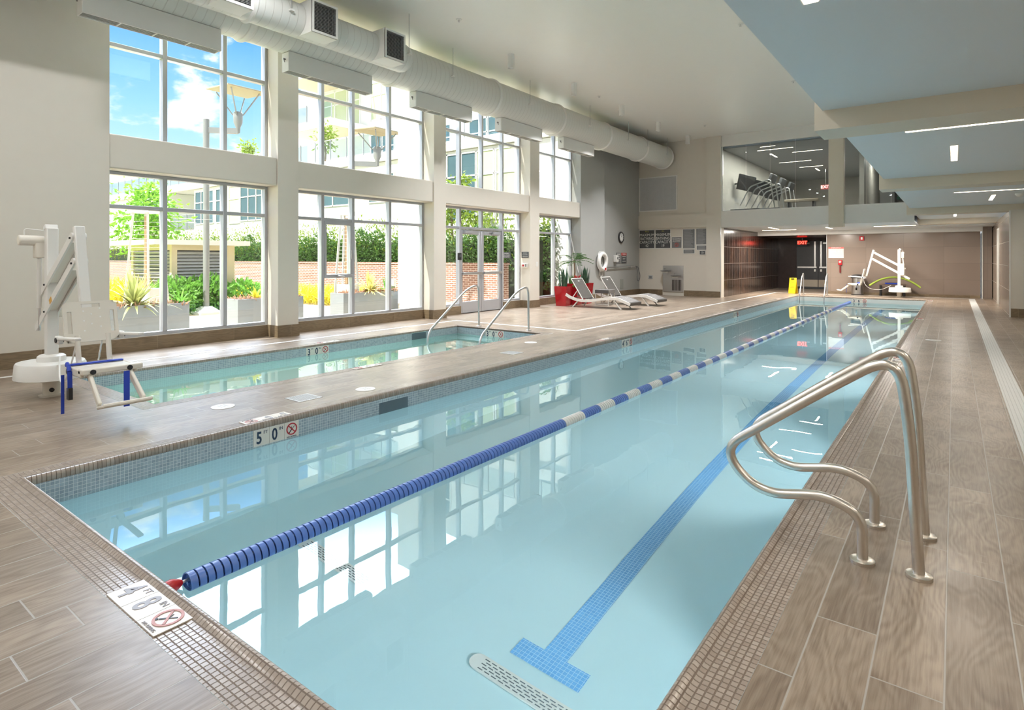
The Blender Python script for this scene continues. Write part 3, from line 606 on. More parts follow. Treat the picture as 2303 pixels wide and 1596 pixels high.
# ================================================================== POOL FITTINGS
FIG = plain('black_pictogram', (.03, .03, .035), .4)
PRED = plain('red_pictogram', (.48, .02, .03), .4); FADED = plain('faded_red_pictogram', (.60, .30, .28), .45); FNUM = plain('faded_grey_numeral', (.36, .35, .38), .4)
def disc_ring(mb, c, r, u, ri, ro, n, th):
    """flat ring with thickness in the plane (r, u)"""
    c = Vector(c); r = Vector(r); u = Vector(u); nn = r.cross(u); vs = []
    for rad, h in ((ri, 0), (ro, 0), (ro, th), (ri, th)):
        for k in range(n): a = 2*PI*k/n; vs.append(c + (r*math.cos(a)+u*math.sin(a))*rad + nn*h)
    mb.add(vs, [(i*n+k, i*n+(k+1) % n, ((i+1) % 4)*n+(k+1) % n, ((i+1) % 4)*n+k) for i in range(4) for k in range(n)]); return mb
def no_dive(p, c, r, u, R, red):
    c = Vector(c); r = Vector(r); u = Vector(u); n = r.cross(u)
    b = disc_ring(MB(), c+n*.002, r, u, R*.80, R, 28, .002); dgl = (r*-1+u).normalized()
    b.beam(c+n*.003+dgl*R*.86, c+n*.003-dgl*R*.86, R*.17, .002, n); b.build('prohibition_ring', red, p)
    b = MB(); q = lambda x, y: c + r*x*R + u*y*R + n*.002
    b.beam(q(-.35, -.45), q(.12, .05), R*.16, .002, n).beam(q(.1, .0), q(.5, .42), R*.08, .002, n).beam(q(.05, .02), q(-.1, .42), R*.07, .002, n)
    b.lathe([(R*.11, 0), (R*.11, .002)], q(-.45, -.56), 'z' if abs(n.z) > .5 else ('x' if abs(n.x) > .5 else 'y'), 10); b.build('diver_pictogram', FIG, p)
def marker(label, c, r, u, chars, w=.43, h=.143, faded=False, small=False, word=True):
    """depth marker of three ceramic tiles; c = centre, r = reading direction, u = up"""
    c = Vector(c); r = Vector(r); u = Vector(u); n = r.cross(u); tw = w/3
    p = thing('depth_marker', label, 'depth marker', c)
    R3 = Matrix((r, u, n)).transposed(); num = FNUM if faded else NAVY
    for k in range(3): MB().obox(r*(k-1)*tw + n*.0015, (tw-.003, h, .005), R3).build('ceramic_tile', CREAM, p)
    for k in range(2):
        o = r*(k-1)*tw + n*.0042
        text('numeral', chars[2*k], h*1.0, o - r*tw*.15 - u*h*.03, r, u, num, p, bold=h*.02, xs=.74)
        text('unit_letters', chars[2*k+1], h*.27, o + r*tw*.27 + u*h*.27, r, u, num, p)
    no_dive(p, r*tw + n*.003 + u*h*.06, r, u, tw*.37, FADED if faded else PRED)
    if word: text('lettering', 'NO DIVING', h*.13, r*tw + n*.0042 - u*h*.42, r, u, num, p)
    return p
X, Y, Z = Vector((1, 0, 0)), Vector((0, 1, 0)), Vector((0, 0, 1))
marker('4 ft 8 in depth tile with no diving sign on the near deck edge', (-2.62, 1.025, .003), X, Y, ('4', 'FT', '8', 'IN'), .46, .148, faded=True)
marker('large legible depth tile on the left pool wall nearest the viewer', (PX0+.004, 2.873, -.113), Y, Z, ('5', 'FT', '0', 'IN'))
marker('depth tile on the left pool wall halfway between near and far corner', (PX0+.004, 9.765, -.113), Y, Z, ('4', 'FT', '6', 'IN'))
marker('farthest small depth tile on the left pool wall', (PX0+.004, 16.42, -.113), Y, Z, ('4', 'FT', '0', 'IN'))
marker('3 ft 6 in depth tile on the far wall of the lap pool', (-2.70, PY1-.004, -.113), X, Z, ('3', 'FT', '6', 'IN'), .46)
marker('3 ft 0 in depth tile on the window side wall of the spa', (SX0+.004, 5.80, -.103), Y, Z, ('3', 'FT', '0', 'IN'))
marker('3 ft 0 in depth tile on the far wall of the spa', (-7.35, SY1-.004, -.103), X, Z, ('3', 'FT', '0', 'IN'), .47)
marker('worn pale depth tile set flat in the deck above the nearest wall tile', (-4.86, 2.85, .003), -Y, X, ('5', 'FT', '0', 'IN'), .43, .143, faded=True)
for lab, y, ch in (('worn deck depth tile beside the 4 ft 6 in wall tile', 9.15, ('4', 'FT', '6', 'IN')), ('white deck depth tile above the 4 ft 0 in wall tile', 16.5, ('4', 'FT', '0', 'IN')), ('white deck depth tile by the far ladder corner', 21.9, ('3', 'FT', '6', 'IN'))):
    marker(lab, (-4.86, y, .003), -Y, X, ch, .43, .143, faded=True)
for lab, y, ch in (('white deck depth tile on the right edge behind the near handrail', 9.8, ('4', 'FT', '6', 'IN')), ('white deck depth tile halfway along the right edge', 16.55, ('4', 'FT', '0', 'IN')), ('white deck depth tile at the far right pool corner', 23.9, ('3', 'FT', '6', 'IN'))):
    marker(lab, (-.63, y, .003), Y, -X, ch, .43, .143)
marker('white deck depth tile between the spa and its near mosaic', (-6.13, 5.0, .003), -Y, X, ('3', 'FT', '0', 'IN'), .43, .13, faded=True)
marker('white deck depth tile above the window side wall of the spa', (-8.45, 6.05, .003), -Y, X, ('3', 'FT', '0', 'IN'), .43, .13, faded=True)
# lane rope: floats strung on a cable
RX, RZ = -3.0, -0.175
rope = thing('lane_rope', 'blue and white lane rope floating down the middle of the lap pool', 'lane rope', (RX, 1.2, RZ))
prof = [(.010, -.014), (.010, -.003), (.046, -.003), (.049, -.017), (.055, -.017), (.055, .015), (.049, .015), (.046, .003), (.010, .003), (.010, .014)]
dm = {}
for nm, mt in (('b', ROPEB), ('w', ROPEW)):
    me_b = MB().lathe(prof, (0, 0, 0), 'y', 22)
    for k in range(3): a = PI*k/3; me_b.obox((0, .008, 0), (.09, .022, .003), Matrix.Rotation(a, 3, 'Y'))
    o = me_b.build('float_disc', mt, rope, smooth=True); dm[nm] = o.data; o.location = (0, -.06 if nm == 'w' else .16, 0)
    if nm == 'w': bpy.data.objects.remove(o)
def rope_col(y): return 'b' if y < 4.80 or y > 20.06 else ('w' if int((y-4.80)/.327) % 2 == 0 else 'b')
rest = MB(); k = 1
while True:
    y = 1.36 + .0405*k
    if y > 24.14: break
    if k < 100:
        o = bpy.data.objects.new('float_disc', dm[rope_col(y)]); COL.objects.link(o); o.parent = rope; o.location = (0, y-1.2, 0); o.rotation_euler = (0, .35*k, 0)
    else:
        rest.cm = 0 if rope_col(y) == 'b' else 1; rest.lathe([(.012, -.005), (.046, -.004), (.055, -.016), (.055, .016), (.046, .004), (.012, .005)], (0, y-1.2, 0), 'y', 14)
    k += 1
fd = rest.build('float_discs', [ROPEB, ROPEW], rope, smooth=True); fd['kind'] = 'stuff'
MB().cyl((0, -.05, .02), (0, 23.0, 0), .008, 8).build('cable', STEELL, rope)
MB().lathe([(.012, .02), (.03, .035), (.034, .07), (.024, .10), (.012, .12)], (0, 0, .02), 'y', 14).beam((0, -.05, .04), (0, .04, .025), .04, .02).build('end_clip', RED, rope, smooth=True)
# stainless rails
def rail(name, label, cat, pts, r, rad, base, feet, group=None, m=STEEL):
    p = thing(name, label, cat, base, 0, group); B = Vector(base)
    MB().tube([Vector(q)-B for q in fillet(pts, r, 9)], rad, 16).build('bent_tube', m, p, smooth=True)
    for f in feet:
        q = Vector(f)-B
        MB().lathe([(rad, .0), (.052 if rad > .02 else .04, .0), (.052 if rad > .02 else .04, .014), (.044 if rad > .02 else .034, .018), (rad, .02)], q, 'z', 28).build('escutcheon', m, p, smooth=True)
    return p
def fig4(y, dx, label):
    q = [(-.12+dx, y, 0), (-.155+dx, y, .66), (-.20+dx, y, .99), (-.47+dx, y, .80), (-.99+dx, y, .405), (-.80+dx, y, .21), (-.50+dx, y, .275), (-.338+dx, y, .22), (-.338+dx, y, 0)]
    return rail('pool_handrail', label, 'handrail', q, [.3, .22, .3, .17, .14, .1, .12], .0235, (-.22+dx, y, 0), [(-.12+dx, y, 0), (-.338+dx, y, 0)], 'figure four handrails')
fig4(3.18, -.005, 'large bent steel handrail on the right deck, nearer one with the thicker looking tube')
fig4(3.65, 0.0, 'bent steel handrail on the right deck, the one just behind the nearer rail')
for x, lab in ((-7.93, 'steel spa stair rail nearer the windows'), (-6.66, 'steel spa stair rail nearer the lap pool')):
    rail('spa_handrail', lab, 'handrail', [(x, 9.40, 0), (x, 9.38, .88), (x, 9.0, .78), (x, 7.92, .02), (x, 7.86, -.5)], [.17, .17, .14], .021, (x, 9.40, 0), [(x, 9.40, 0)], 'spa stair rails', STEELL)
for x, lab in ((-4.62, 'left steel rail of the ladder at the far pool corner'), (-3.80, 'right steel rail of the ladder at the far pool corner')):
    rail('ladder_rail', lab, 'handrail', [(x, 24.75, 0), (x, 24.72, .86), (x, 24.4, .66), (x, 24.0, -.02), (x, 24.02, -.9)], [.09, .09, .1], .021, (x, 24.75, 0), [(x, 24.75, 0)], 'far ladder rails', STEELL)
# skimmer lids and small drains
def lid(x, y, r, label):
    p = thing('skimmer_lid', label, 'lid', (x, y, 0), 0, 'round white deck lids')
    MB().lathe([(r, 0), (r, .004), (r-.012, .005), (r-.014, .003), (r-.02, .003), (r-.022, .006), (.001, .006)], n=32).build('cover', WHITE, p, smooth=True)
    b = MB()
    for k in range(3): b.box(-.05, .05, -.03+.03*k-.004, -.03+.03*k+.004, .005, .0075)
    b.build('raised_logo', plain('lid_grey', (.5, .5, .5), .5), p)
lid(-5.585, 2.83, .105, 'round white skimmer lid between the pools, nearest to the near lift'); lid(-5.095, 4.135, .105, 'round white skimmer lid near the dark skimmer throat'); lid(-5.69, 8.09, .105, 'round white skimmer lid by the far end of the spa'); lid(-.29, 12.48, .115, 'round white skimmer lid on the right deck')
def grate(x, y, a, label):
    p = thing('floor_drain', label, 'drain', (x, y, 0), 0, 'square floor drains'); e = a/2
    MB().box(-e, e, -e, e, 0, .003).build('strainer', tiles('drain_grate', (.02, .02, None), .008, (.82, .82, .80), (.75, .75, .73), (.12, .12, .12), .4), p)
    MB().box(-e-.012, e+.012, -e-.012, -e, 0, .004).box(-e-.012, e+.012, e, e+.012, 0, .004).box(-e-.012, -e, -e, e, 0, .004).box(e, e+.012, -e, e, 0, .004).build('frame', STEELL, p)
grate(-5.28, 3.50, .24, 'square pale floor drain between the pools, nearer'); grate(-5.30, 7.03, .24, 'square pale floor drain between the pools, farther')
# main drains on the pool floor
def main_drain(x0, x1, y, label):
    z = fz(y); p = thing('main_drain', label, 'drain', ((x0+x1)/2, y, z+.004), 0, 'long main drain covers'); L = (x1-x0)/2; w = .055; b = MB()
    pts = [(L-w+w*math.cos(a), w*math.sin(a), 0) for a in [PI*k/8-PI/2 for k in range(9)]] + [(-L+w-w*math.cos(a), -w*math.sin(a), 0) for a in [PI*k/8-PI/2 for k in range(9)]]
    b.prism(pts, (0, 0, .012)).build('cover', WHITE, p); g = MB(); k = -L+.08
    while k < L-.08:
        for j in range(5): g.box(k+(.02 if j % 2 else 0), k+.035+(.02 if j % 2 else 0), -.037+.018*j-.003, -.037+.018*j+.003, .0122, .0135)
        k += .05
    g.build('slot_pattern', plain('drain_slots', (.04, .06, .07), .6), p)
main_drain(-2.27, -1.25, 2.62, 'long white slotted drain cover on the pool floor below the lane mark'); main_drain(-4.05, -3.19, 2.66, 'long white slotted drain cover on the pool floor left of the rope')
# ================================================================== POOL LIFTS
STICK = plain('warning_sticker', (.75, .42, .08), .5)
def lift(label, loc, rz):
    p = thing('pool_lift', label, 'pool lift', loc, rz, None)
    MB().cyl((0, 0, 0), (0, 0, .2), .075, 24).lathe([(.075, 0), (.11, 0), (.11, .012), (.075, .014)]).build('base_post', PLAST, p, smooth=True)
    b = MB(); n = 36; vs = []
    for s_, z in ((1.0, .19), (1.02, .195), (.985, .33), (.95, .35), (.05, .365)): vs += [(-.02+.34*s_*math.cos(2*PI*k/n), .30*s_*math.sin(2*PI*k/n), z) for k in range(n)]
    b.add(vs, [(i*n+k, i*n+(k+1) % n, (i+1)*n+(k+1) % n, (i+1)*n+k) for i in range(4) for k in range(n)] + [tuple(range(n-1, -1, -1)), tuple(range(4*n, 5*n))])
    b.build('base_cover', WHITE, p, smooth=True)
    MB().lathe([(.12, .35), (.125, .37), (.12, .41), (.10, .425), (.02, .43)], n=24).build('mast_collar', WHITE, p, smooth=True)
    MB().lathe([(.022, 0), (.022, .02), (.012, .025)], (.074, -.02, .07), 'x', 10).build('lock_knob', BLACK, p)
    MB().box(-.045, .045, -.05, .05, .40, 1.73).build('mast', WHITE, p, bevel=.008)
    MB().obox((-.03, 0, 1.735), (.07, .11, .05), Matrix.Rotation(-.35, 3, 'Y')).build('mast_head', WHITE, p, bevel=.008)
    mt = MB().cyl((-.10, -.04, 1.60), (-.10, -.25, 1.60), .052, 20).box(-.145, -.055, -.12, -.03, 1.42, 1.62).build('motor', PLAST, p, bevel=.01)
    MB().tube(fillet([(-.10, -.2, 1.655), (-.10, -.2, 1.72), (-.06, -.02, 1.70)], .03), .006, 6).build('motor_cable', WHITE, mt)
    MB().cyl((-.10, -.075, 1.42), (-.16, -.06, .90), .022, 12).build('actuator_tube', WHITE, p); MB().cyl((-.155, -.06, .92), (-.20, -.05, .66), .012, 10).build('actuator_rod', STEELL, p)
    MB().box(-.16, -.05, .0, .13, .80, 1.22).build('battery_box', PLAST, p, bevel=.012)
    for s_, nm in ((-1, 'near'), (1, 'far')):
        yy = s_*.05
        a1 = MB().beam((-.16, yy, 1.045), (.78, yy, 1.625), .018, .07, (0, 0, 1)).cyl((.78, yy-.009, 1.625), (.78, yy+.009, 1.625), .035, 16).cyl((-.16, yy-.009, 1.045), (-.16, yy+.009, 1.045), .035, 16).build('upper_arm', WHITE, p)
        MB().cyl((.76, yy-.02, 1.61), (.76, yy+.02, 1.61), .010, 8).cyl((-.0, yy-.02, 1.145), (0, yy+.02, 1.145), .010, 8).build('pivot_bolt', BLACK, a1)
        a2 = MB().beam((-.29, yy, .685), (.82, yy, 1.385), .018, .07, (0, 0, 1)).cyl((.82, yy-.009, 1.385), (.82, yy+.009, 1.385), .035, 16).cyl((-.29, yy-.009, .685), (-.29, yy+.009, .685), .035, 16).build('lower_arm', WHITE, p)
        MB().cyl((.80, yy-.02, 1.37), (.80, yy+.02, 1.37), .010, 8).cyl((0, yy-.02, .868), (0, yy+.02, .868), .010, 8).build('pivot_bolt', BLACK, a2)
        if s_ < 0:
            MB().beam((.16, -.0605, .975), (.22, -.0605, 1.012), .003, .05).build('warning_label', STICK, a2)
    MB().beam((.05, 0, 1.175), (.70, 0, 1.575), .075, .02).beam((-.1, 0, .805), (.70, 0, 1.31), .075, .02).build('arm_web', PLAST, p)
    MB().beam((.79, 0, 1.72), (1.02, 0, .74), .085, .06, (1, 0, 0)).build('seat_post', WHITE, p, bevel=.008)
    # seat back: rounded panel with hand slots
    ang = math.atan2(.09, .39); sb = MB(); R = Matrix.Rotation(-ang, 3, 'Y'); O = Vector((1.14, .0, .655))
    W, Hh, th = .212, .37, .028
    hs = [(-.185, -.15, .08, .28), (.15, .185, .08, .28), (-.075, .075, .315, .347)]
    ys = sorted({-W, W, *[h[0] for h in hs], *[h[1] for h in hs]}); zs = sorted({0, .04, Hh-.05, Hh, *[h[2] for h in hs], *[h[3] for h in hs]})
    for i in range(len(ys)-1):
        for j in range(len(zs)-1):
            cy_, cz = (ys[i]+ys[i+1])/2, (zs[j]+zs[j+1])/2
            if any(h[0] < cy_ < h[1] and h[2] < cz < h[3] for h in hs): continue
            y0, y1, z0, z1 = ys[i], ys[i+1], zs[j], zs[j+1]
            fy = lambda y, z: max(-W+(.05 if z in (0, Hh) and abs(y) == W else 0), min(W-(.05 if z in (0, Hh) and abs(y) == W else 0), y))
            P = [(fy(y0, z0), z0), (fy(y1, z0), z0), (fy(y1, z1), z1), (fy(y0, z1), z1)]
            f4 = [O + R @ Vector((th, a, c)) for a, c in P]; k4 = [O + R @ Vector((0, a, c)) for a, c in P]
            sb.add(k4+f4, [(0, 1, 2, 3), (7, 6, 5, 4), (0, 4, 5, 1), (1, 5, 6, 2), (2, 6, 7, 3), (3, 7, 4, 0)])
    back = sb.build('seat_back', PLAST, p)
    hb = MB()
    for yy, z in ((-.06, .10), (-.06, .19), (-.06, .28), (.07, .13), (.07, .22), (.07, .30), (0, .16), (0, .25)): c = O + R @ Vector((th, yy, z)); hb.obox(c, (.004, .012, .012), R)
    hb.build('vent_hole_pattern', plain('lit_hole', (.9, .9, .88), .5), back)
    for s_ in (-1, 1):
        MB().tube(fillet([(1.15, s_*.12, .72), (1.17, s_*.12, .62), (1.20, s_*.12, .46), (1.28, s_*.12, .435)], .06), .022, 12).build('seat_strut', PLAST, p, smooth=True)
        ar = MB().beam((1.08, s_*.24, .70), (1.58, s_*.24, .735), .05, .026).obox((1.10, s_*.24, .69), (.09, .045, .07)).build('armrest', WHITE, p, bevel=.008)
        MB().cyl((1.11, s_*.21, .69), (1.11, s_*.272, .69), .022, 12).build('armrest_pivot', BLACK, ar)
    MB().box(1.19, 1.56, -.205, .205, .435, .465).box(1.19, 1.56, -.22, -.19, .40, .47).box(1.19, 1.56, .19, .22, .40, .47).box(1.50, 1.60, -.22, .25, .425, .475).build('seat_pan', PLAST, p, bevel=.012)
    b = MB()
    for s_ in (-1, 1): b.cyl((1.28, s_*.215, .43), (1.28, s_*.232, .43), .028, 14).cyl((1.598, s_*.14-.0, .447), (1.610, s_*.14, .447), .022, 14)
    b.build('frame_bolts', BLACK, p)
    for s_ in (-1, 1): MB().beam((1.54, s_*.15, .43), (1.83, s_*.165, .20), .03, .06).build('footrest_arm', PLAST, p, bevel=.01)
    MB().obox((1.88, 0, .195), (.15, .37, .026), Matrix.Rotation(-.22, 3, 'Y')).obox((1.96, 0, .22), (.02, .37, .03), Matrix.Rotation(-.5, 3, 'Y')).build('footrest_plate', PLAST, p, bevel=.01)
    MB().box(1.66, 1.668, .07, .115, .12, .43).build('calf_strap', BLUE, p)
    st = MB().beam((1.36, -.236, .44), (1.375, -.238, .28), .035, .006, X).beam((1.24, -.2, .478), (1.27, .2, .478), .05, .012).tube([(1.2, -.21, .47), (1.26, -.225, .495), (1.33, -.235, .48), (1.36, -.24, .44)], .016, 8).build('lap_belt', BLUE, p)
    MB().box(1.345, 1.40, -.255, -.225, .20, .30).build('belt_buckle', BLACK, st)
    MB().box(1.255, 1.258, -.27, -.245, .06, .40).build('belt_tail', BLUE, st)
    hc = MB()
    hc.tube([Vector((1.12, .09, .70))+Vector((.004*math.sin(k*1.3), -.006*k*.3, -.012*k)) for k in range(20)], .007, 6).build('coiled_cable', STEELL, p)
    MB().tube(fillet([(1.10, -.10, .72), (1.14, -.14, .55), (1.0, -.16, .30), (.6, -.1, .22), (.25, 0, .42)], .2, 8), .008, 6).build('seat_cable', WHITE, p)
    return p
L1 = lift('white pool lift with chair seat standing left by the spa', (-7.47, 2.0, 0), 0.0)
L2 = dup(L1, 'white pool lift with chair seat standing at the far end of the lap pool', (-1.59, 25.4, 0), PI)
# ================================================================== SUN LOUNGERS AND SIDE TABLE
WICK = tiles('grey_wicker', (.022, .022, .022), .006, (.28, .27, .25), (.42, .40, .375), (.09, .08, .075), .6, off=(.003, .004, .007))
SLING = tiles('taupe_sling', (.014, .014, .014), .003, (.10, .09, .078), (.135, .12, .105), (.05, .045, .04), .7, off=(.004, .003, .006))
LFR = plain('light_grey_frame', (.66, .64, .60), .5)
def lounger(label, loc, rz):
    p = thing('sun_lounger', label, 'sun lounger', loc, rz, 'wicker sun loungers')
    rail_ = [(-1.02, .355), (-.90, .29), (-.70, .225), (-.45, .195), (-.20, .205), (.12, .262), (.42, .298), (.66, .285), (.88, .205), (1.02, .15)]
    for s_ in (-1, 1):
        b = MB()
        for (xa, za), (xb, zb) in zip(rail_, rail_[1:]): b.beam((xa, s_*.335, za), (xb+.004, s_*.335, zb), .035, .075)
        b.build('side_rail', WICK if s_ > 0 else LFR, p)
    sl = [q for q in rail_ if q[0] >= -.46]; b = MB(); vs = []
    for x, z in sl: vs += [(x, -.318, z+.035), (x, .318, z+.035), (x, .318, z+.005), (x, -.318, z+.005)]
    n = len(sl); b.add(vs, [(i*4+k, i*4+(k+1) % 4, (i+1)*4+(k+1) % 4, (i+1)*4+k) for i in range(n-1) for k in range(4)] + [(0, 1, 2, 3), (4*n-1, 4*n-2, 4*n-3, 4*n-4)])
    b.build('seat_sling', WICK, p, smooth=True)
    MB().box(.90, 1.04, -.35, .35, .115, .205).build('foot_end', SLING, p, bevel=.02)
    q0, q1 = Vector((-.47, 0, .235)), Vector((-.86, 0, .815)); dd = (q1-q0)
    b = MB()
    for s_ in (-1, 1): b.tube([q0+Vector((0, s_*.31, 0)), q0+dd*.5+Vector((.0, s_*.31, 0)), q1+Vector((0, s_*.31, 0))], .014, 8)
    b.tube([q1+Vector((0, -.31, 0)), q1+Vector((0, .31, 0))], .014, 8); bf = b.build('back_frame', LFR, p, smooth=True)
    MB().beam(q0+dd*.03, q1-dd*.01, .60, .012, (0, 0, 1)).build('back_sling', SLING, p)
    MB().obox(q1-dd*.14+Vector((.012, 0, .008)), (.03, .05, .04)).build('sling_tag', WHITE, p)
    for s_ in (-1, 1):
        MB().beam(q0+dd*.45+Vector((0, s_*.30, 0)), (-.83, s_*.30, .26), .012, .02).build('back_stay', LFR, p)
        MB().beam((-.62, s_*.30, .20), (-.80, s_*.31, 0), .045, .03).build('leg', LFR, p)
        MB().beam((.50, s_*.30, .28), (.74, s_*.31, 0), .045, .03).build('leg', LFR, p)
    MB().beam((-.83, -.32, .26), (-.83, .32, .26), .02, .02).beam((-.66, -.31, .19), (-.66, .31, .19), .02, .02).build('cross_bar', LFR, p)
    return p
l1 = lounger('grey wicker sun lounger with raised back nearer the pool', (-8.05, 15.02, 0), 0.0)
l2 = dup(l1, 'grey wicker sun lounger with raised back nearer the sign wall', (-7.95, 16.62, 0), 0.0)
p = thing('side_table', 'small square wicker side table between the two loungers', 'table', (-8.42, 15.86, 0))
MB().box(-.235, .235, -.20, .20, .36, .475).build('wicker_top', WICK, p, bevel=.01)
for sx in (-1, 1):
    for sy in (-1, 1): MB().box(sx*.215-.012, sx*.215+.012, sy*.185-.012, sy*.185+.012, 0, .36).build('leg', LFR, p)
MB().box(-.21, .21, -.195, -.175, .02, .04).box(-.21, .21, .175, .195, .02, .04).build('foot_bar', LFR, p)
# ================================================================== WALL FITTINGS AND SIGNS
SW_ = plain('sign_white', (.80, .80, .78), .5); SYEL = plain('sign_yellow', (.55, .50, .10), .5); SRED = plain('sign_red', (.55, .05, .04), .5)
def sign(label, x0, x1, z0, z1, mat, lines, y=21.494, border=SW_, name='wall_sign', group=None):
    """sign on a wall facing the viewer; lines = (text, height above base, size, material)"""
    p = thing(name, label, 'sign', ((x0+x1)/2, y, z0), 0, group); w = (x1-x0)/2; h = z1-z0
    MB().box(-w, w, -.006, .004, 0, h).build('panel', mat, p)
    e = .014
    if border: MB().box(-w-e, -w, -.007, .004, -e, h+e).box(w, w+e, -.007, .004, -e, h+e).box(-w, w, -.007, .004, -e, 0).box(-w, w, -.007, .004, h, h+e).build('edge_frame', border, p)
    for body, zz, size, m_ in lines: text('lettering', body, size, (0, -.0065, zz), X, Z, m_, p, xs=.86)
    return p
sign('dark POOL capacity sign, leftmost on the sign wall', -9.88, -9.27, 1.80, 2.50, DGREY, [('POOL', .645, .07, SYEL), ('MAXIMUM', .51, .15, SW_), ('BATHING', .37, .15, SW_), ('CAPACITY', .23, .15, SW_), ('42', .09, .15, SW_)])
sign('dark SPA capacity sign, second from the left on the sign wall', -9.22, -8.63, 1.80, 2.50, DGREY, [('SPA', .645, .07, SYEL), ('MAXIMUM', .51, .15, SW_), ('BATHING', .37, .15, SW_), ('CAPACITY', .23, .15, SW_), ('19', .09, .15, SW_)])
p = sign('small grey NO DIVING ALLOWED sign right of the capacity signs', -8.57, -8.19, 1.80, 2.205, MGREY, [('NO DIVING', .34, .075, SW_), ('ALLOWED', .26, .075, SW_)])
no_dive(p, (0, -.0065, .12), X, Z, .075, SRED)
FINE = plain('fine_print', (.42, .42, .42), .5)
def rules(label, x0, x1, z0, z1, n, rows=None):
    p = sign(label, x0, x1, z0, z1, plain('rules_grey', (.185, .19, .195), .5), []); w = (x1-x0)/2-.04; b = MB(); random.seed(n)
    for k in range(n):
        z = (z1-z0)*(1-(k+.7)/(n+.5)); b.box(-w, w*(random.uniform(.3, 1)), -.0075, -.006, z-.004, z+.004)
    b.build('print_lines', FINE, p)
rules('tall grey pool rules sign', -8.13, -7.69, 1.78, 2.49, 26); rules('tall grey rules sign at the right end of the sign row', -7.63, -7.24, 1.92, 2.50, 22)
rules('wide low grey notice under the tall pool rules sign', -8.11, -7.70, 1.595, 1.735, 5); rules('wide low grey notice under the rightmost rules sign', -7.61, -7.24, 1.725, 1.88, 5)
sign('smallest dark notice at the lower right of the sign row', -7.50, -7.30, 1.55, 1.685, DGREY, [('POOL', .105, .035, SW_), ('CLOSES', .065, .04, SW_), ('10 PM', .025, .035, SW_)])
# big grey air grille
p = thing('air_grille', 'large square white framed air grille high on the sign wall', 'air vent', (-9.13, 21.5, 3.22)); b = MB()
b.box(-.78, .78, -.03, 0, 0, .04).box(-.78, .78, -.03, 0, 1.29, 1.33).box(-.78, -.74, -.03, 0, .04, 1.29).box(.74, .78, -.03, 0, .04, 1.29); b.build('frame', PAINTW, p)
g = MB()
for k in range(44): g.obox((0, -.014, .055+.0285*k), (1.48, .030, .003), Matrix.Rotation(-.95, 3, 'X'))
for k in range(5): g.box(-.5+.25*k-.003, -.5+.25*k+.003, -.024, -.02, .04, 1.29)
g.build('louvre_blades', plain('grille_grey', (.66, .67, .68), .5), p); MB().box(-.74, .74, -.003, 0, .04, 1.29).build('backing', DGREY, p)
# drinking fountain
p = thing('drinking_fountain', 'stainless two level drinking fountain recessed in the sign wall', 'drinking fountain', (-8.52, 21.5, .14))
b = MB().box(-.40, .40, -.02, 0, 0, .99); b.build('back_panel', STEELL, p)
MB().box(-.39, .39, -.035, -.02, .01, .52).build('lower_panel', STEELL, p, bevel=.005); g = MB()
for k in range(7): g.box(-.03+.055*k, -.03+.055*k+.03, -.037, -.035, .05, .46)
g.build('vent_slots', BLACK, p)
for x, z, nm in ((-.22, .80, 'upper'), (.18, .62, 'lower')):
    bw = MB().lathe([(.06, -.07), (.17, -.02), (.19, 0), (.175, .002), (.05, -.04)], (x, -.20, z), 'z', 24).build('basin', STEELL, p, smooth=True)
    MB().tube(fillet([(x-.1, -.10, z), (x-.1, -.10, z+.07), (x-.03, -.16, z+.08)], .03), .012, 8).build('bubbler', STEELL, bw)
    MB().box(x-.10, x+.12, -.30, -.28, z-.085, z-.03).build('push_bar', WHITE, bw); MB().lathe([(.185, -.012), (.192, -.012), (.192, .0)], (x, -.20, z), 'z', 24).build('rim', BLACK, bw)
# outlet, ring buoy, clock, dispenser, hook pole, access panel
def plate(name, label, cat, x, y, z, nx, w, h, mat, d=.012):
    p = thing(name, label, cat, (x, y, z)); b = MB()
    b.box(0, d, -w/2, w/2, -h/2, h/2) if nx else b.box(-w/2, w/2, -d, 0, -h/2, h/2)
    b.build('cover_plate', mat, p, bevel=.003); return p
p = plate('wall_outlet', 'small grey floor level outlet plate beside the drinking fountain', 'outlet', -9.43, 21.5, .68, 0, .17, .14, plain('outlet_grey', (.45, .47, .5), .4)); MB().box(-.05, .05, -.016, -.012, -.03, .03).build('outlet_cover', MGREY, p)
p = thing('ring_buoy', 'white ring buoy with rope hanging on the grey wall', 'life ring', (XF, 17.86, 1.30)); tor = MB()
tor.lathe([(.26+.075*math.cos(a), .075+.065*math.sin(a)) for a in [2*PI*k/12 for k in range(12)]], (0, 0, 0), 'x', 40, True); tor.build('ring', WHITE, p, smooth=True)
MB().tube([(.08+.02*math.sin(k), .34*math.cos(a)*(1+.12*abs(math.sin(2*a))), .34*math.sin(a)*(1+.12*abs(math.sin(2*a)))) for k, a in enumerate([2*PI*k/32 for k in range(33)])], .010, 6).build('grab_line', WHITE, p, smooth=True)
MB().tube(fillet([(.06, -.18, -.22), (.05, -.14, -.50), (.05, .0, -.52), (.05, .10, -.26)], .08), .010, 6).tube([(.05, -.03, -.50), (.05, .05, -.72)], .008, 6).build('throw_rope', WHITE, p, smooth=True)
MB().tube([(.02, .03*math.cos(k*.9), .05*math.sin(k*1.7)-.02*(k % 5)+.03) for k in range(18)], .012, 6).build('coiled_rope', plain('grey_rope', (.45, .44, .42), .8), p, smooth=True)
MB().box(.13, .15, .05, .14, -.30, -.21).build('red_band', RED, p)
p = thing('wall_clock', 'round black rimmed clock on the dark recessed wall', 'clock', (-9.9, 19.87, 2.19))
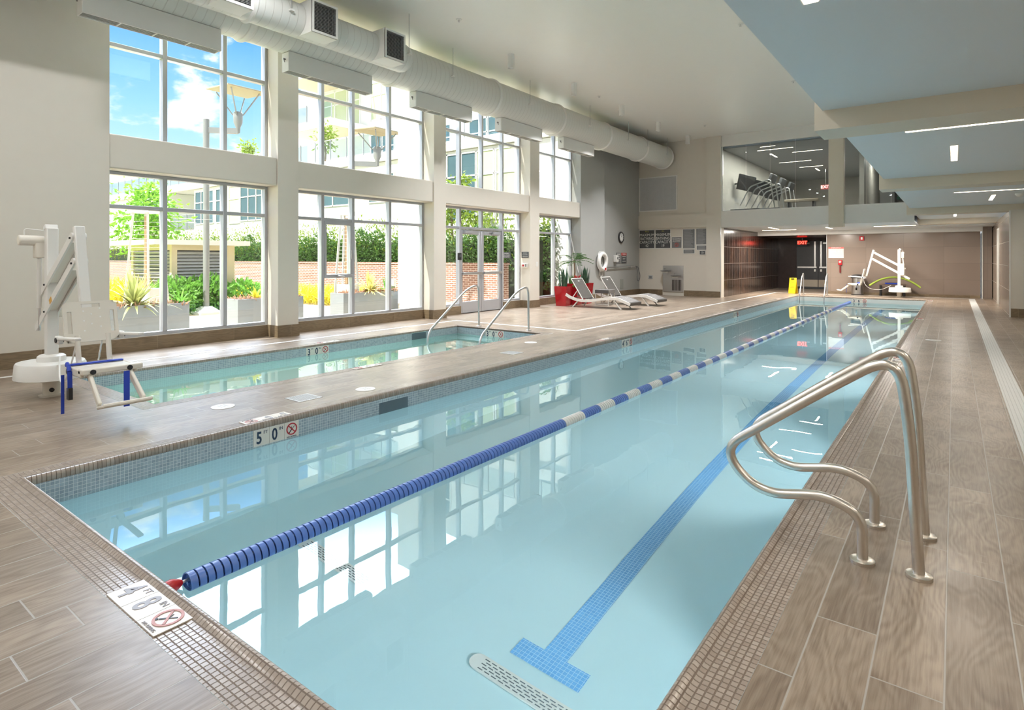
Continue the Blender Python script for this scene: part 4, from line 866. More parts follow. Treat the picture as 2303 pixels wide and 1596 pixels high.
MB().lathe([(.205, 0), (.21, .03), (.19, .05), (.165, .05), (.16, .03)], axis='x', n=36).build('rim', BLACK, p, smooth=True); MB().lathe([(.162, .031), (.162, .036)], axis='x', n=36).build('dial', SW_, p)
b = MB()
for k in range(12): a = PI*k/6; b.obox((.037, .135*math.sin(a), .135*math.cos(a)), (.003, .012, .035), Matrix.Rotation(-a, 3, 'X'))
b.build('hour_marks', BLACK, p); MB().beam((.038, 0, 0), (.038, .07, .05), .012, .003, X).beam((.040, 0, 0), (.040, -.03, .12), .008, .003, X).build('hands', BLACK, p)
p = thing('soap_dispenser', 'white dispenser box on the dark recessed wall', 'dispenser', (-9.9, 19.36, 1.39)); MB().box(0, .14, -.09, .09, -.12, .13).build('case', WHITE, p, bevel=.02); MB().box(.14, .145, -.05, .05, -.02, .06).build('window', MGREY, p)
def xsign(label, y, z, w, h, parts, lines):
    p = thing('wall_sign', label, 'sign', (-9.9, y, z))
    for m_, z0, z1 in parts: MB().box(0, .008, -w/2, w/2, z0, z1).build('panel', m_, p)
    for body, zz, size, m_ in lines: text('lettering', body, size, (.009, 0, zz), Y, Z, m_, p, xs=.8)
xsign('narrow dark sign beside the white dispenser', 19.69, 1.215, .36, .40, [(MGREY, 0, .40)], [('SHOWER', .34, .075, SW_), ('BEFORE', .26, .06, SW_), ('ENTERING', .19, .05, SW_), ('POOL', .12, .05, SW_)])
xsign('dark sign with red WARNING head beside the dispenser', 20.14, 1.215, .42, .40, [(DGREY, 0, .30), (SRED, .30, .40)], [('WARNING', .35, .07, SW_), ('NO LIFEGUARD', .255, .05, SW_), ('ON DUTY', .17, .06, SW_), ('SWIM AT OWN RISK', .08, .035, SW_)])
p = thing('rescue_pole', 'grey rescue hook pole hung level on the dark wall', 'pole', (-9.9, 19.7, 1.09))
MB().cyl((.05, -1.55, -.015), (.05, 1.30, .02), .018, 10).build('shaft', STEELL, p, smooth=True); MB().tube(fillet([(.05, 1.28, .02), (.06, 1.55, 0), (.06, 1.74, -.35), (.06, 1.68, -.55), (.06, 1.50, -.56), (.06, 1.44, -.42), (.06, 1.50, -.12), (.05, 1.40, .02)], .12), .010, 8).build('hook_loop', plain('dark_hook', (.10, .11, .13), .4), p, smooth=True)
for y in (-1.2, .9): MB().box(0, .075, y-.02, y+.02, -.04, .03).build('wall_bracket', STEELL, p)
plate('access_panel', 'small grey louvred access panel low on the dark wall', 'panel', -9.9, 19.95, .46, 1, .26, .36, plain('panel_grey', (.30, .31, .28), .5))
# fittings beside the patio doors
def notice(label, y, z, w, h, lines, x=XF+.004, mat=DGREY):
    p = thing('wall_sign', label, 'sign', (x, y, z), 0)
    MB().box(-.003, .003, -w/2, w/2, -h/2, h/2).build('panel', mat, p)
    for body, zz, size, m_ in lines: text('lettering', body, size, (.0035, 0, zz), Y, Z, m_, p, xs=.75)
    return p
# on the sunlit reveal beside the doors (faces the viewer)
def rsign(label, x, z, w, h, lines, y=13.684, mat=DGREY):
    p = thing('wall_sign', label, 'sign', (x, y, z)); MB().box(-w/2, w/2, -.003, .003, -h/2, h/2).build('panel', mat, p)
    for body, zz, size, m_ in lines: text('lettering', body, size, (0, -.0035, zz), X, Z, m_, p, xs=.8)
    return p
rsign('small dark emergency notice on the white column reveal beside the doors', -9.82, 1.51, .25, .17, [('EMERGENCY', .05, .035, SW_), ('PULL UP COVER', .0, .03, SW_), ('PUSH BUTTON', -.05, .032, SW_)])
p = thing('emergency_button', 'red and white emergency button box under the reveal notice', 'button', (-9.82, 13.684, 1.21)); MB().box(-.10, .10, -.04, .0, -.06, .06).build('case', WHITE, p, bevel=.008); MB().box(-.07, -.01, -.048, -.04, -.03, .02).build('button', RED, p); MB().box(.03, .07, -.046, -.04, -.04, .04).build('keypad', MGREY, p)
p = thing('card_reader', 'black card reader on the window frame left of the doors', 'card reader', (-9.992, 11.06, 1.46)); MB().box(0, .04, -.06, .06, -.09, .09).build('case', BLACK, p, bevel=.008); MB().box(.04, .043, -.03, .03, -.02, .05).build('reader_face', DGREY, p)
p = thing('light_switch', 'white light switch on the third column', 'switch', (XF, 14.02, 1.24)); MB().box(0, .008, -.045, .045, -.07, .07).build('cover_plate', WHITE, p, bevel=.003); MB().box(.008, .014, -.018, .018, -.035, .035).build('rocker', PAINTW, p)
p = thing('wall_sign', 'small dark notice stuck on the side glass right of the doors', 'sign', (-10.05, 13.1, 1.50)); MB().box(-.004, .004, -.2, .2, -.085, .085).build('panel', DGREY, p)
for zz, bd in ((.05, 'EMERGENCY'), (0, 'PULL UP COVER'), (-.05, 'PUSH BUTTON')): text('lettering', bd, .04, (.0045, 0, zz), Y, Z, SW_, p)
# end wall fittings
def fsign(label, x, z, w, h, head, lines):
    p = thing('wall_sign', label, 'sign', (x, 26.545, z)); MB().box(-w/2, w/2, -.006, .003, 0, h).build('panel', plain('sign_pale', (.62, .60, .58), .5), p); MB().box(-w/2, w/2, -.008, -.006, h*.84, h).build('head_band', head, p)
    for bd, zz, sz, m_ in lines: text('lettering', bd, sz, (0, -.0085, zz), X, Z, m_, p)
fsign('pale emergency sign with red head on the bronze end wall', -3.77, 1.42, .54, .44, plain('red_band', (.62, .14, .12), .5), [('EMERGENCY', .405, .06, SW_), ('DIAL 911', .26, .11, SW_), ('NO LIFEGUARD ON DUTY', .10, .035, SW_)])
p = thing('emergency_phone', 'red emergency phone on the bronze end wall under the pale sign', 'telephone', (-3.62, 26.55, 1.20)); MB().box(-.07, .07, -.07, 0, -.06, .14).build('housing', RED, p, bevel=.015); MB().box(-.045, .045, -.10, -.07, .02, .11).build('handset', plain('grey_handset', (.5, .4, .4), .4), p, bevel=.015); MB().cyl((0, -.03, -.06), (0, -.03, -.36), .03, 10).build('coiled_cord', plain('dark_red', (.18, .02, .02), .5), p)
p = thing('fire_alarm', 'red fire alarm strobe at the top of the bronze end wall', 'alarm', (-2.88, 26.55, 2.18)); MB().box(-.08, .08, -.05, 0, -.08, .09).build('case', RED, p, bevel=.01); MB().box(-.03, .03, -.07, -.05, -.04, .05).build('strobe', WHITE, p)
p = thing('trash_can', 'round steel trash can with black lid at the bronze end wall', 'trash can', (-3.0, 26.25, 0)); MB().lathe([(.215, 0), (.22, .03), (.215, .03)], n=32).build('base_ring', BLACK, p, smooth=True); MB().lathe([(.205, .03), (.205, .66)], n=32).build('bin_body', STEELL, p, smooth=True); MB().lathe([(.222, .64), (.225, .70), (.21, .74), (.12, .78), (.02, .79)], n=32).build('lid', BLACK, p, smooth=True)
p = thing('wooden_bench', 'small dark bench behind the far pool lift', 'bench', (-1.85, 26.2, 0)); MB().box(-.42, .42, -.2, .2, .40, .44).build('seat', plain('bench_wood', (.16, .11, .08), .5), p)
for sx in (-.37, .37): MB().box(sx-.03, sx+.03, -.18, .18, 0, .40).build('leg', BLACK, p)
p = thing('foam_noodle', 'yellow green foam noodle draped over the bench', 'pool noodle', (-1.80, 26.12, .62)); MB().tube([(x, 0, .08-.33*(x/.78)**2) for x in [-.78+.08*k for k in range(21)]], .034, 12).build('noodle', plain('lime_foam', (.36, .48, .07), .8), p, smooth=True)
p = thing('kickboard', 'blue foam kickboard lying on the bench', 'kickboard', (-1.85, 26.2, .44)); MB().prism([(.24*math.cos(a), .14*math.sin(a), 0) for a in [2*PI*k/20 for k in range(20)]], (0, 0, .05)).prism([(-.2, -.13, 0), (.2, -.13, 0), (.2, .13, 0), (-.2, .13, 0)], (0, 0, .05)).build('board', BLUE, p)
# exit doors
DOOR = plain('dark_door_paint', (.055, .06, .07), .35)
for n_, (xa, xb, hs_, lab) in enumerate(((-5.88, -4.98, 1, 'dark exit door leaf nearer the tiled wall'), (-4.97, -4.12, -1, 'dark exit door leaf nearer the bronze wall'))):
    dr = struct('door_%d' % (4+n_), MB().box(xa, xb, 29.93, 29.98, .01, 2.2), DOOR, lab, 'door')
    MB().box(xa+.05, xb-.05, 29.85, 29.90, .96, 1.03).box(xa+.07, xa+.12, 29.90, 29.93, .97, 1.02).box(xb-.12, xb-.07, 29.90, 29.93, .97, 1.02).build('panic_bar', STEELL, dr)
    xx = xb-.12 if hs_ > 0 else xa+.12
    MB().box(xx-.03, xx+.03, 29.88, 29.93, 1.03, 2.18).box(xx-.035, xx+.035, 29.87, 29.93, .80, .90).build('vertical_rod', STEELL, dr); MB().box(xa+.01, xb-.01, 29.925, 29.93, .10, .42).build('kick_plate', plain('brass_kick', (.48, .42, .34), .4, .4), dr)
    MB().box(xa+.2, xa+.55, 29.87, 29.93, 2.06, 2.13).build('door_closer', STEELL, dr)
p = thing('exit_sign', 'red glowing EXIT sign hanging before the exit doors', 'exit sign', (-5.52, 29.3, 2.12)); MB().box(-.19, .19, -.02, .02, -.11, .10).build('case', plain('exit_case', (.20, .02, .02), .4), p); text('lettering', 'EXIT', .20, (0, -.022, -.005), X, Z, emit('exit_red', (1, .02, .01), 5.0), p, bold=.004); MB().cyl((0, 0, .10), (0, 0, .23), .012, 8).build('stem', STEELL, p)
p = thing('wet_floor_sign', 'yellow folding wet floor sign by the far ladder', 'floor sign', (-5.15, 25.55, 0), -.2); R_ = .62
for sy in (-1, 1):
    th = Matrix.Rotation(sy*.20, 3, 'X'); MB().obox(Vector((0, sy*.065, .315)), (.27, .015, .64), th).build('panel', YEL, p, bevel=.01)
b = MB()
for zz, w_ in ((.50, .14), (.44, .10), (.30, .12), (.24, .16), (.17, .16)): b.obox((0, -.062-.2*(.315-zz)-.010, zz), (w_, .002, .016), Matrix.Rotation(-.2, 3, 'X'))
b.build('print_lines', plain('warn_print', (.30, .16, .01), .5), p); MB().box(-.06, .06, -.05, -.02, .575, .605).build('hand_slot', BLACK, p)
# ================================================================== UPPER LEVEL GYM
def gy_exit():
    p = thing('exit_sign', 'red exit sign inside the upper level gym', 'exit sign', (-4.52, 29.0, 4.55)); MB().box(-.19, .19, -.02, .02, -.11, .10).build('case', plain('exit_case2', (.25, .02, .02), .4), p); text('lettering', 'EXIT', .19, (0, -.022, 0), X, Z, emit('exit_red2', (1, .03, .02), 4.0), p, bold=.004); MB().cyl((0, 0, .10), (0, 0, .81), .012, 8).build('stem', STEELL, p)
gy_exit()
SCR = plain('black_screen', (.015, .015, .018), .15)
def tv(y, z, label):
    p = thing('television', label, 'television', (-6.70, y, z), 0, 'gym televisions'); MB().cyl((0, 0, 0), (.35, 0, 0), .03, 8).build('wall_arm', BLACK, p)
    MB().obox((.42, 0, 0), (.06, 1.0, .58), Matrix.Rotation(.2, 3, 'Y') @ Matrix.Rotation(-.35, 3, 'Z')).build('screen', SCR, p, bevel=.008); return p
tv(23.1, 4.25, 'black television nearest the gym glass'); tv(25.2, 4.25, 'second black television along the gym wall'); tv(27.3, 4.25, 'farthest black television along the gym wall')
def treadmill(x, y, label):
    p = thing('treadmill', label, 'treadmill', (x, y, 3.02), 0, 'gym treadmills'); MB().box(-.9, .9, -.38, .38, .05, .22).build('running_deck', BLACK, p, bevel=.02)
    for s_ in (-1, 1): MB().tube(fillet([(.75, s_*.36, .2), (.60, s_*.36, 1.25), (-.1, s_*.36, 1.02), (-.45, s_*.36, .35)], .12), .024, 8).build('handrail', STEELL, p, smooth=True)
    MB().obox((.60, 0, 1.30), (.10, .74, .32), Matrix.Rotation(.35, 3, 'Y')).build('console', DGREY, p, bevel=.02); return p
treadmill(-5.9, 22.9, 'black treadmill nearest the gym glass'); treadmill(-5.9, 24.4, 'second black treadmill from the gym glass'); treadmill(-5.9, 25.9, 'third black treadmill from the gym glass')
p = thing('gym_bench', 'pale padded gym bench behind the upper glass', 'bench', (-4.35, 23.0, 3.02)); MB().box(-.55, .55, -.16, .16, .40, .50).build('seat', plain('bench_pad', (.50, .42, .32), .6), p, bevel=.02)
for sx in (-.4, .4): MB().box(sx-.03, sx+.03, -.2, .2, 0, .40).build('leg', BLACK, p)
p = thing('weight_rack', 'green and black dumbbell rack in the right gym room', 'rack', (-1.15, 23.4, 3.02)); b = MB()
for sx in (-.4, .4): b.box(sx-.03, sx+.03, -.2, .2, 0, 1.25)
for z in (.3, .7, 1.1): b.box(-.43, .43, -.2, .2, z, z+.03)
b.build('rack_frame', BLACK, p); b = MB()
for z in (.38, .78, 1.18):
    for k in range(5): b.cyl((-.34+.17*k, -.15, z), (-.34+.17*k, .15, z), .06, 10)
b.build('weight_plates', plain('green_weights', (.01, .14, .08), .5), p)
p = thing('cable_machine', 'tall grey cable machine in the right gym room', 'exercise machine', (-1.85, 24.6, 3.02)); MB().box(-.25, .25, -.2, .2, 0, 1.9).build('weight_tower', plain('tower_grey', (.35, .34, .33), .5), p); MB().tube([(.1, -.25, 0), (.55, -.4, .9), (.3, -.3, 1.8)], .03, 8).build('cable_arm', BLACK, p)
# ================================================================== COURTYARD OUTSIDE
PAVE = tiles('tan_paving', (.6, .6, None), .01, (.40, .31, .20), (.46, .36, .24), (.30, .23, .16), .7)
struct('ground_courtyard', MB().box(-70, -10.2, -30, 60, -.25, -.03), PAVE, 'sunlit tan paved courtyard outside the windows', 'ground')
struct('lawn', MB().box(-40, -17.2, -5, 6.5, -.03, .02), plain('grass_green', (.16, .36, .03), .9, var=.3, scale=3), 'bright green lawn beyond the first window', 'lawn')
m, t, b = new_mat('red_brick'); o = t.obj(); s = t.sep(o); bt = t.node('ShaderNodeTexBrick'); t.put(bt.inputs['Vector'], t.vec(t.m('ADD', s[0], s[1]), s[2], 0.0))
bt.inputs['Scale'].default_value = 1.0; bt.inputs['Brick Width'].default_value = .21; bt.inputs['Row Height'].default_value = .068; bt.inputs['Mortar Size'].default_value = .009
t.put(bt.inputs['Color1'], (.20, .09, .06)); t.put(bt.inputs['Color2'], (.29, .14, .095)); t.put(bt.inputs['Mortar'], (.60, .50, .43)); setp(t, b, color=bt.outputs[0], rough=.85); BRICK = m
struct('wall_courtyard', MB().box(-60, -11.15, 14.3, 14.65, -.03, 1.20).box(-60, -11.12, 14.27, 14.68, 1.20, 1.265), BRICK, 'low red brick wall across the courtyard', 'wall')
EXT = plain('white_render', (.72, .71, .68), .8, var=.02); EXTY = plain('pale_green_panel', (.44, .48, .30), .7, var=.03); EXTT = plain('teal_window', (.06, .11, .13), .12, var=.5, scale=.6)
SOFY = plain('tan_balcony_soffit', (.50, .42, .28), .8); RAILM = plain('grey_rail', (.28, .29, .31), .5)
RGL = glassmat('rail_glass', (.80, .86, .86), 1.0)
random.seed(11)
bd = thing('apartment_building', 'white apartment block with balconies beyond the brick wall', 'building', (-30, 17.5, 0))
def L_(x0, x1, y0, y1, z0, z1): return (x0+30, x1+30, y0-17.5, y1-17.5, z0, z1)
MB().box(*L_(-60, -41.5, 17.5, 20.5, -.03, 5.7)).box(*L_(-38.1, -10.4, 17.5, 20.5, -.03, 5.7)).box(*L_(-41.5, -38.1, 19.3, 20.5, -.03, 5.7)).box(*L_(-41.5, -38.1, 17.5, 19.3, -.03, 3.2)).build('ground_storeys', EXT, bd)
MB().box(*L_(-60, -10.4, 17.35, 20.5, 5.72, 5.98)).box(*L_(-60, -10.4, 17.45, 20.5, 6.02, 6.14)).build('terrace_slab', EXT, bd)
MB().box(*L_(-33.5, -10.4, 22.5, 30, 5.9, 12.6)).box(*L_(-33.5, -27, 20.6, 22.5, 5.9, 6.0)).build('upper_storeys', EXT, bd)
for z in (8.8, 11.85):
    b = MB(); b.cm = 0; b.box(*L_(-32.3, -27.6, 20.0, 22.5, z+.02, z+.42)); b.cm = 1; b.box(*L_(-32.25, -27.65, 20.05, 22.5, z, z+.02)); b.build('balcony_slab', [EXT, SOFY], bd)
def railing(x0, x1, y, z, h=1.02, side=None):
    b = MB().box(*L_(x0, x1, y-.02, y+.02, z+h-.04, z+h)); n = max(1, round(abs(x1-x0)/1.25))
    for k in range(n+1): xx = x0+(x1-x0)*k/n; b.box(*L_(xx-.02, xx+.02, y-.02, y+.02, z, z+h))
    if side: b.box(*L_(x1-.02, x1+.02, y, side, z+h-.04, z+h))
    rr = b.build('railing', RAILM, bd); MB().box(*L_(x0, x1, y-.005, y+.005, z+.08, z+h-.08)).build('rail_glass', RGL, rr)
railing(-60, -10.6, 17.5, 6.14); railing(-32.3, -27.6, 20.05, 9.22, side=22.5); railing(-32.3, -27.6, 20.05, 12.27, side=22.5); railing(-41.5, -38.1, 17.55, 3.2)
def bwin(x0, x1, z0, z1, y=17.5, nx=2, hz=.35, green=False):
    w = MB(); f = .06; w.box(*L_(x0, x1, y-.05, y+.02, z0, z0+f)).box(*L_(x0, x1, y-.05, y+.02, z1-f, z1)).box(*L_(x0, x1, y-.05, y+.02, z1-(z1-z0)*hz-.03, z1-(z1-z0)*hz+.03))
    for k in range(nx+1): xx = x0+(x1-x0)*k/nx; w.box(*L_(xx-.035, xx+.035, y-.05, y+.02, z0, z1))
    fr = w.build('window_frame', EXT, bd); MB().box(*L_(x0, x1, y-.02, y-.005, z0, z1)).build('window_pane', EXTY if green else EXTT, fr)
for x0, x1, z0, z1, nx in ((-47, -43, 3.5, 5.55, 3), (-37.9, -35.6, 3.5, 5.55, 3), (-35.3, -33.9, 3.5, 5.55, 2), (-32.5, -30.0, 3.5, 5.6, 3), (-25.2, -22.7, 3.9, 5.3, 2), (-21.3, -19.6, 3.9, 5.2, 1), (-17.2, -14.9, 2.9, 5.6, 3), (-47, -43, .6, 2.6, 3)): bwin(x0, x1, z0, z1, nx=nx)
for x0, x1, z0, z1 in ((-33.8, -32.6, 3.4, 5.6), (-14.85, -14.0, 2.9, 5.6), (-13.9, -12.9, 2.9, 5.6)): bwin(x0, x1, z0, z1, nx=1, green=True)
for x0, x1, z0, z1, nx, g_ in ((-27.2, -25.2, 6.3, 8.6, 2, False), (-27.2, -25.4, 9.4, 11.6, 2, True), (-31.8, -28.2, 9.3, 11.7, 3, True), (-24.6, -22.6, 6.5, 12.6, 1, False), (-21.9, -20.9, 6.4, 8.4, 1, False), (-19.6, -16.2, 6.3, 8.4, 3, False), (-15.6, -12.6, 6.3, 8.6, 3, False), (-24.6, -20.9, 9.4, 11.6, 3, False)): bwin(x0, x1, z0, z1, y=22.5, nx=nx, green=g_)
# leafy growth
def clump(c, rx, ry, rz, n, L, W, m_, name, parent, up=.3, core=True, flat=False):
    b = MB(); c = Vector(c)
    for _ in range(n):
        while True:
            q = Vector((random.uniform(-1, 1), random.uniform(-1, 1), random.uniform(-1, 1)))
            if .35 < q.length < 1: break
        pos = c + Vector((q.x*rx, q.y*ry, q.z*rz)); d = (q + Vector((random.gauss(0, .5), random.gauss(0, .5), random.gauss(0, .5)+up))).normalized()
        b.leaf(pos, d, Vector((random.gauss(0, 1), random.gauss(0, 1), random.gauss(0, 1))), L*random.uniform(.7, 1.3), W*random.uniform(.7, 1.2), .3)
    return b.build(name, m_, parent, recalc=False)
HG = leafmat('hedge_dark', (.075, .16, .035), .5); HL = leafmat('hedge_new', (.20, .28, .03), .3); GR = leafmat('tree_green', (.20, .40, .04), .3); YG = leafmat('yellow_grass', (.62, .55, .03), .2); SH = leafmat('shrub_green', (.15, .34, .05), .3)
hd = thing('clipped_hedge', 'tall dense dark green hedge with yellow tips behind the brick wall', 'hedge', (-25, 15.6, 0))
b = MB()
for _ in range(15000):
    x = -7*random.random()**1.0-0 if False else random.choice((random.uniform(-12, 14.2), random.uniform(-2, 13.7))); top = 2.25+.25*math.sin(x*2.1)+.15*math.sin(x*5.3)
    y = random.uniform(-.75, .75); z = random.uniform(1.0, top)
    if random.random() < .7: y = random.uniform(-.8, -.45)
    b.leaf((x, y, z), (random.gauss(0, .7), -1+random.gauss(0, .7), random.gauss(.35, .7)), (random.gauss(0, 1), random.gauss(0, 1), random.gauss(0, 1)), random.uniform(.10, .19), .07, .3)
b.build('dark_foliage', HG, hd, recalc=False); b = MB(); random.seed(21)
for _ in range(9000):
    x = random.uniform(-24, 14.2); top = 2.2+.25*math.sin(x*2.1)+.15*math.sin(x*5.3)+.25*abs(math.sin(x*8))
    z = top + random.uniform(-.9, .34)
    b.leaf((x, random.uniform(-.85, .5), z), (random.gauss(0, .4), random.gauss(-.2, .4), 1), (random.gauss(0, 1), random.gauss(0, 1), 0), random.uniform(.09, .19), .045, .3)
b.build('new_growth', HL, hd, recalc=False)
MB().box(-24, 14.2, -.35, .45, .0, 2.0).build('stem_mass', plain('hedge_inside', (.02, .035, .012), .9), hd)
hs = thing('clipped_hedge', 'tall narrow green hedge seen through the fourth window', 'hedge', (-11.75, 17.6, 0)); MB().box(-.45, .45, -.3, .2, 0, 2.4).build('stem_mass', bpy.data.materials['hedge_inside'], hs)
for nm_, m_, n_, z0, z1 in (('dark_foliage', HG, 1900, .25, 2.5), ('new_growth', HL, 500, 1.9, 3.0)):
    b = MB()
    for _ in range(n_): b.leaf((random.uniform(-.7, .6), random.uniform(-.55, .3), random.uniform(z0, z1)), (random.gauss(0, .7), -1+random.gauss(0, .7), random.gauss(.4, .7)), (random.gauss(0, 1), random.gauss(0, 1), random.gauss(0, 1)), random.uniform(.12, .2), .075, .3)
    b.build(nm_, m_, hs, recalc=False)
TR = plain('tree_bark', (.20, .14, .09), .9)
def tree(label, loc, h, crown, n, m_, group='young trees in the courtyard'):
    p = thing('young_tree', label, 'tree', loc, 0, group)
    MB().tube([(0, 0, 0), (.05, .03, h*.4), (-.04, .02, h*.75), (0, 0, h)], [.06, .05, .035, .012], 8).tube([(.02, 0, h*.4), (.5, .1, h*.7)], [.03, .012], 6).tube([(0, 0, h*.5), (-.5, -.2, h*.8)], [.03, .012], 6).build('trunk', TR, p, smooth=True)
    b = MB()
    for cx, cy_, cz, rr in crown:
        for _ in range(n):
            q = Vector((random.gauss(0, .5), random.gauss(0, .5), random.gauss(0, .5)))
            b.leaf(Vector((cx, cy_, cz))+q*rr, (q.x+random.gauss(0, .6), q.y+random.gauss(0, .6), q.z*.5+random.gauss(-.2, .5)), (random.gauss(0, 1), random.gauss(0, 1), random.gauss(0, 1)), random.uniform(.14, .26), .11, .35)
    b.build('foliage', m_, p, recalc=False)
tree('bright green young tree beyond the first window, behind the louvred box', (-22.0, 8.5, 0), 3.6, [(0, 0, 3.2, .7), (.5, .3, 2.8, .6), (-.6, -.2, 2.6, .7), (.2, .2, 2.2, .6), (-.4, .3, 3.6, .4)], 260, GR)
tree('yellow green young tree at the left edge of the first window', (-22.5, 6.3, 0), 3.2, [(0, 0, 2.6, .6), (.5, .4, 2.1, .6), (-.3, .6, 1.7, .6), (.3, .2, 3.0, .4)], 260, GR)
tree('light green tree behind the patio doors', (-15.0, 16.2, 0), 4.2, [(0, 0, 3.3, .6), (-.9, .1, 3.0, .6), (.9, .1, 3.0, .6), (.35, 0, 4.1, .35)], 230, HL)
tree('small roof terrace tree seen above the beam of the first window', (-33.4, 18.4, 6.0), 2.4, [(0, 0, 2.0, .35), (.25, 0, 1.7, .3)], 120, HL, 'terrace trees')
tree('small roof terrace tree between the first and second columns', (-26.2, 18.6, 6.0), 2.2, [(0, 0, 1.4, .5), (.2, 0, 1.9, .4)], 140, HL, 'terrace trees')
def grass(label, loc, rx, ry, h, n, m_, name='ornamental_grass', cat='grass'):
    p = thing(name, label, cat, loc, 0, None); b = MB()
    for _ in range(n):
        a = random.uniform(0, 2*PI); rr = math.sqrt(random.random()); x, y = rx*rr*math.cos(a), ry*rr*math.sin(a)
        lean = Vector((random.gauss(0, .5), random.gauss(0, .5), 1))
        b.leaf((x, y, 0), lean, (random.gauss(0, 1), random.gauss(0, 1), 0), h*random.uniform(.6, 1.1), .045, .5)
    o = b.build('grass_blades', m_, p, recalc=False); o['kind'] = 'stuff'
grass('wide mound of golden grass at the left of the first window', (-18.2, 6.1, -.03), 1.5, .8, .95, 1800, YG)
grass('golden grass in front of the brick wall beyond the second window', (-16.3, 11.6, -.03), 2.0, .8, .62, 1800, YG)
grass('golden grass behind the planter right of the louvred box', (-18.6, 10.6, -.03), 1.2, .9, .62, 1200, YG)
grass('low green grass tuft at the lamp post foot', (-16.2, 8.1, -.03), .5, .3, .35, 500, SH)
def shrub(label, loc, r, n, m_):
    p = thing('round_shrub', label, 'shrub', loc, 0, 'round shrubs'); MB().cyl((0, 0, 0), (0, 0, r*.8), .04, 6).build('stem', TR, p); clump((0, 0, r*.75), r, r, r*.8, n, .16, .09, m_, 'foliage', p)
shrub('round bright green shrub left of the lamp post', (-16.0, 6.9, -.03), .60, 700, SH); shrub('round bright green shrub behind the lamp post', (-16.1, 7.7, -.03), .62, 700, SH); shrub('smaller green shrub right of the lamp post', (-15.9, 8.6, -.03), .52, 500, SH)
# louvred plant enclosure
p = thing('louvred_enclosure', 'cream louvred equipment enclosure with flat roof in the courtyard', 'enclosure', (-16.5, 7.0, -.03)); CRM = plain('cream_render', (.60, .52, .36), .7); LV = plain('louvre_metal', (.42, .43, .45), .5)
MB().box(-2.6, 0, 0, 1.70, 0, .50).box(-2.6, 0, 0, 1.70, 1.66, 1.80).box(-.12, 0, 0, .14, .5, 1.66).box(-.12, 0, 1.38, 1.70, .5, 1.66).box(-2.6, -2.45, 0, .14, .5, 1.66).box(-2.6, -2.45, 1.56, 1.7, .5, 1.66).build('walls', CRM, p)
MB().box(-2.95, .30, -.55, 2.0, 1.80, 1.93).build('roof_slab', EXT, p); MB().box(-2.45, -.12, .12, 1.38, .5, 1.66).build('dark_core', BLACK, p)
b = MB()
for k in range(13): z = .53+.088*k; b.obox((-.03, .76, z), (.10, 1.24, .012), Matrix.Rotation(.75, 3, 'Y')).obox((-1.28, .04, z), (2.35, .10, .012), Matrix.Rotation(-.75, 3, 'X'))
b.build('louvre_blades', LV, p)
# umbrella lamps
def umbrella_lamp(label, x, y, hz, post, arm, group='umbrella lamps'):
    p = thing('umbrella_lamp', label, 'lamp post', (x, y, -.03), 0, group); MB().prism([(-.30, -.30, 0), (.30, -.30, 0), (.30, .30, 0), (-.30, .30, 0)], (0, 0, .06)).add([(-.26, -.26, .06), (.26, -.26, .06), (.26, .26, .06), (-.26, .26, .06), (-.1, -.1, .20), (.1, -.1, .20), (.1, .1, .20), (-.1, .1, .20)], [(0, 1, 5, 4), (1, 2, 6, 5), (2, 3, 7, 6), (3, 0, 4, 7), (4, 5, 6, 7)]).build('base_plinth', WHITE, p)
    gp = plain('lamp_post_paint', (.24, .25, .25), .4, .2); MB().cyl((0, 0, .1), (0, 0, post), .075, 16).build('post', gp, p, smooth=True)
    A = Vector(arm); b = MB().beam((0, 0, post-.28), A+Vector((0, 0, post-.28)), .09, .14).build('arm', gp, p)
    hx = A+Vector((0, 0, post-.28)); MB().lathe([(.05, -.05), (.06, .10), (.11, .22), (.12, .46), (.10, .50)], hx, 'z', 16).build('lamp_head', gp, p, smooth=True)
    for sx in (-1, 1):
        for sy in (-1, 1): MB().cyl(hx+Vector((sx*.09, sy*.09, .42)), hx+Vector((sx*.38, sy*.38, hz-.05)), .018, 6).build('strut', gp, p)
    MB().obox(hx+Vector((0, 0, hz)), (1.12, 1.12, .035), Matrix.Rotation(.06, 3, 'Y')).build('reflector_plate', plain('reflector_tan', (.36, .30, .19), .6), p, bevel=.005)
umbrella_lamp('tall square topped umbrella lamp beyond the first window', -15.52, 7.43, 1.05, 5.05, (.52, .57, 0))
umbrella_lamp('square topped umbrella lamp beyond the second window', -13.9, 10.75, .95, 4.45, (.50, .55, 0))
# patio heaters
def heater(label, x, y, h, w0, w1, rz=.5):
    p = thing('patio_heater', label, 'patio heater', (x, y, -.03), rz, 'pyramid patio heaters'); gm = plain('heater_metal', (.55, .55, .54), .4, .3)
    for sx in (-1, 1):
        for sy in (-1, 1): MB().beam((sx*w0/2, sy*w0/2, 0), (sx*w1/2, sy*w1/2, h), .045, .045).build('leg', gm, p)
    MB().box(-w0*.42, w0*.42, -w0*.42, w0*.42, .02, .75).build('gas_box', gm, p); MB().cyl((0, 0, .75), (0, 0, h-.1), .05, 12).build('flame_tube', plain('heat_tube', (.40, .26, .14), .4), p)
    MB().obox((0, 0, h+.03), (w1*1.5, w1*1.5, .10)).build('cap', WHITE, p); b = MB()
    for k in range(14): f_ = .4+.55*k/14; ww = (w0+(w1-w0)*f_)/2; z = h*f_; b.box(-ww, ww, ww-.004, ww+.004, z, z+.008).box(-ww, ww, -ww-.004, -ww+.004, z, z+.008)
    b.build('guard_grille', gm, p)
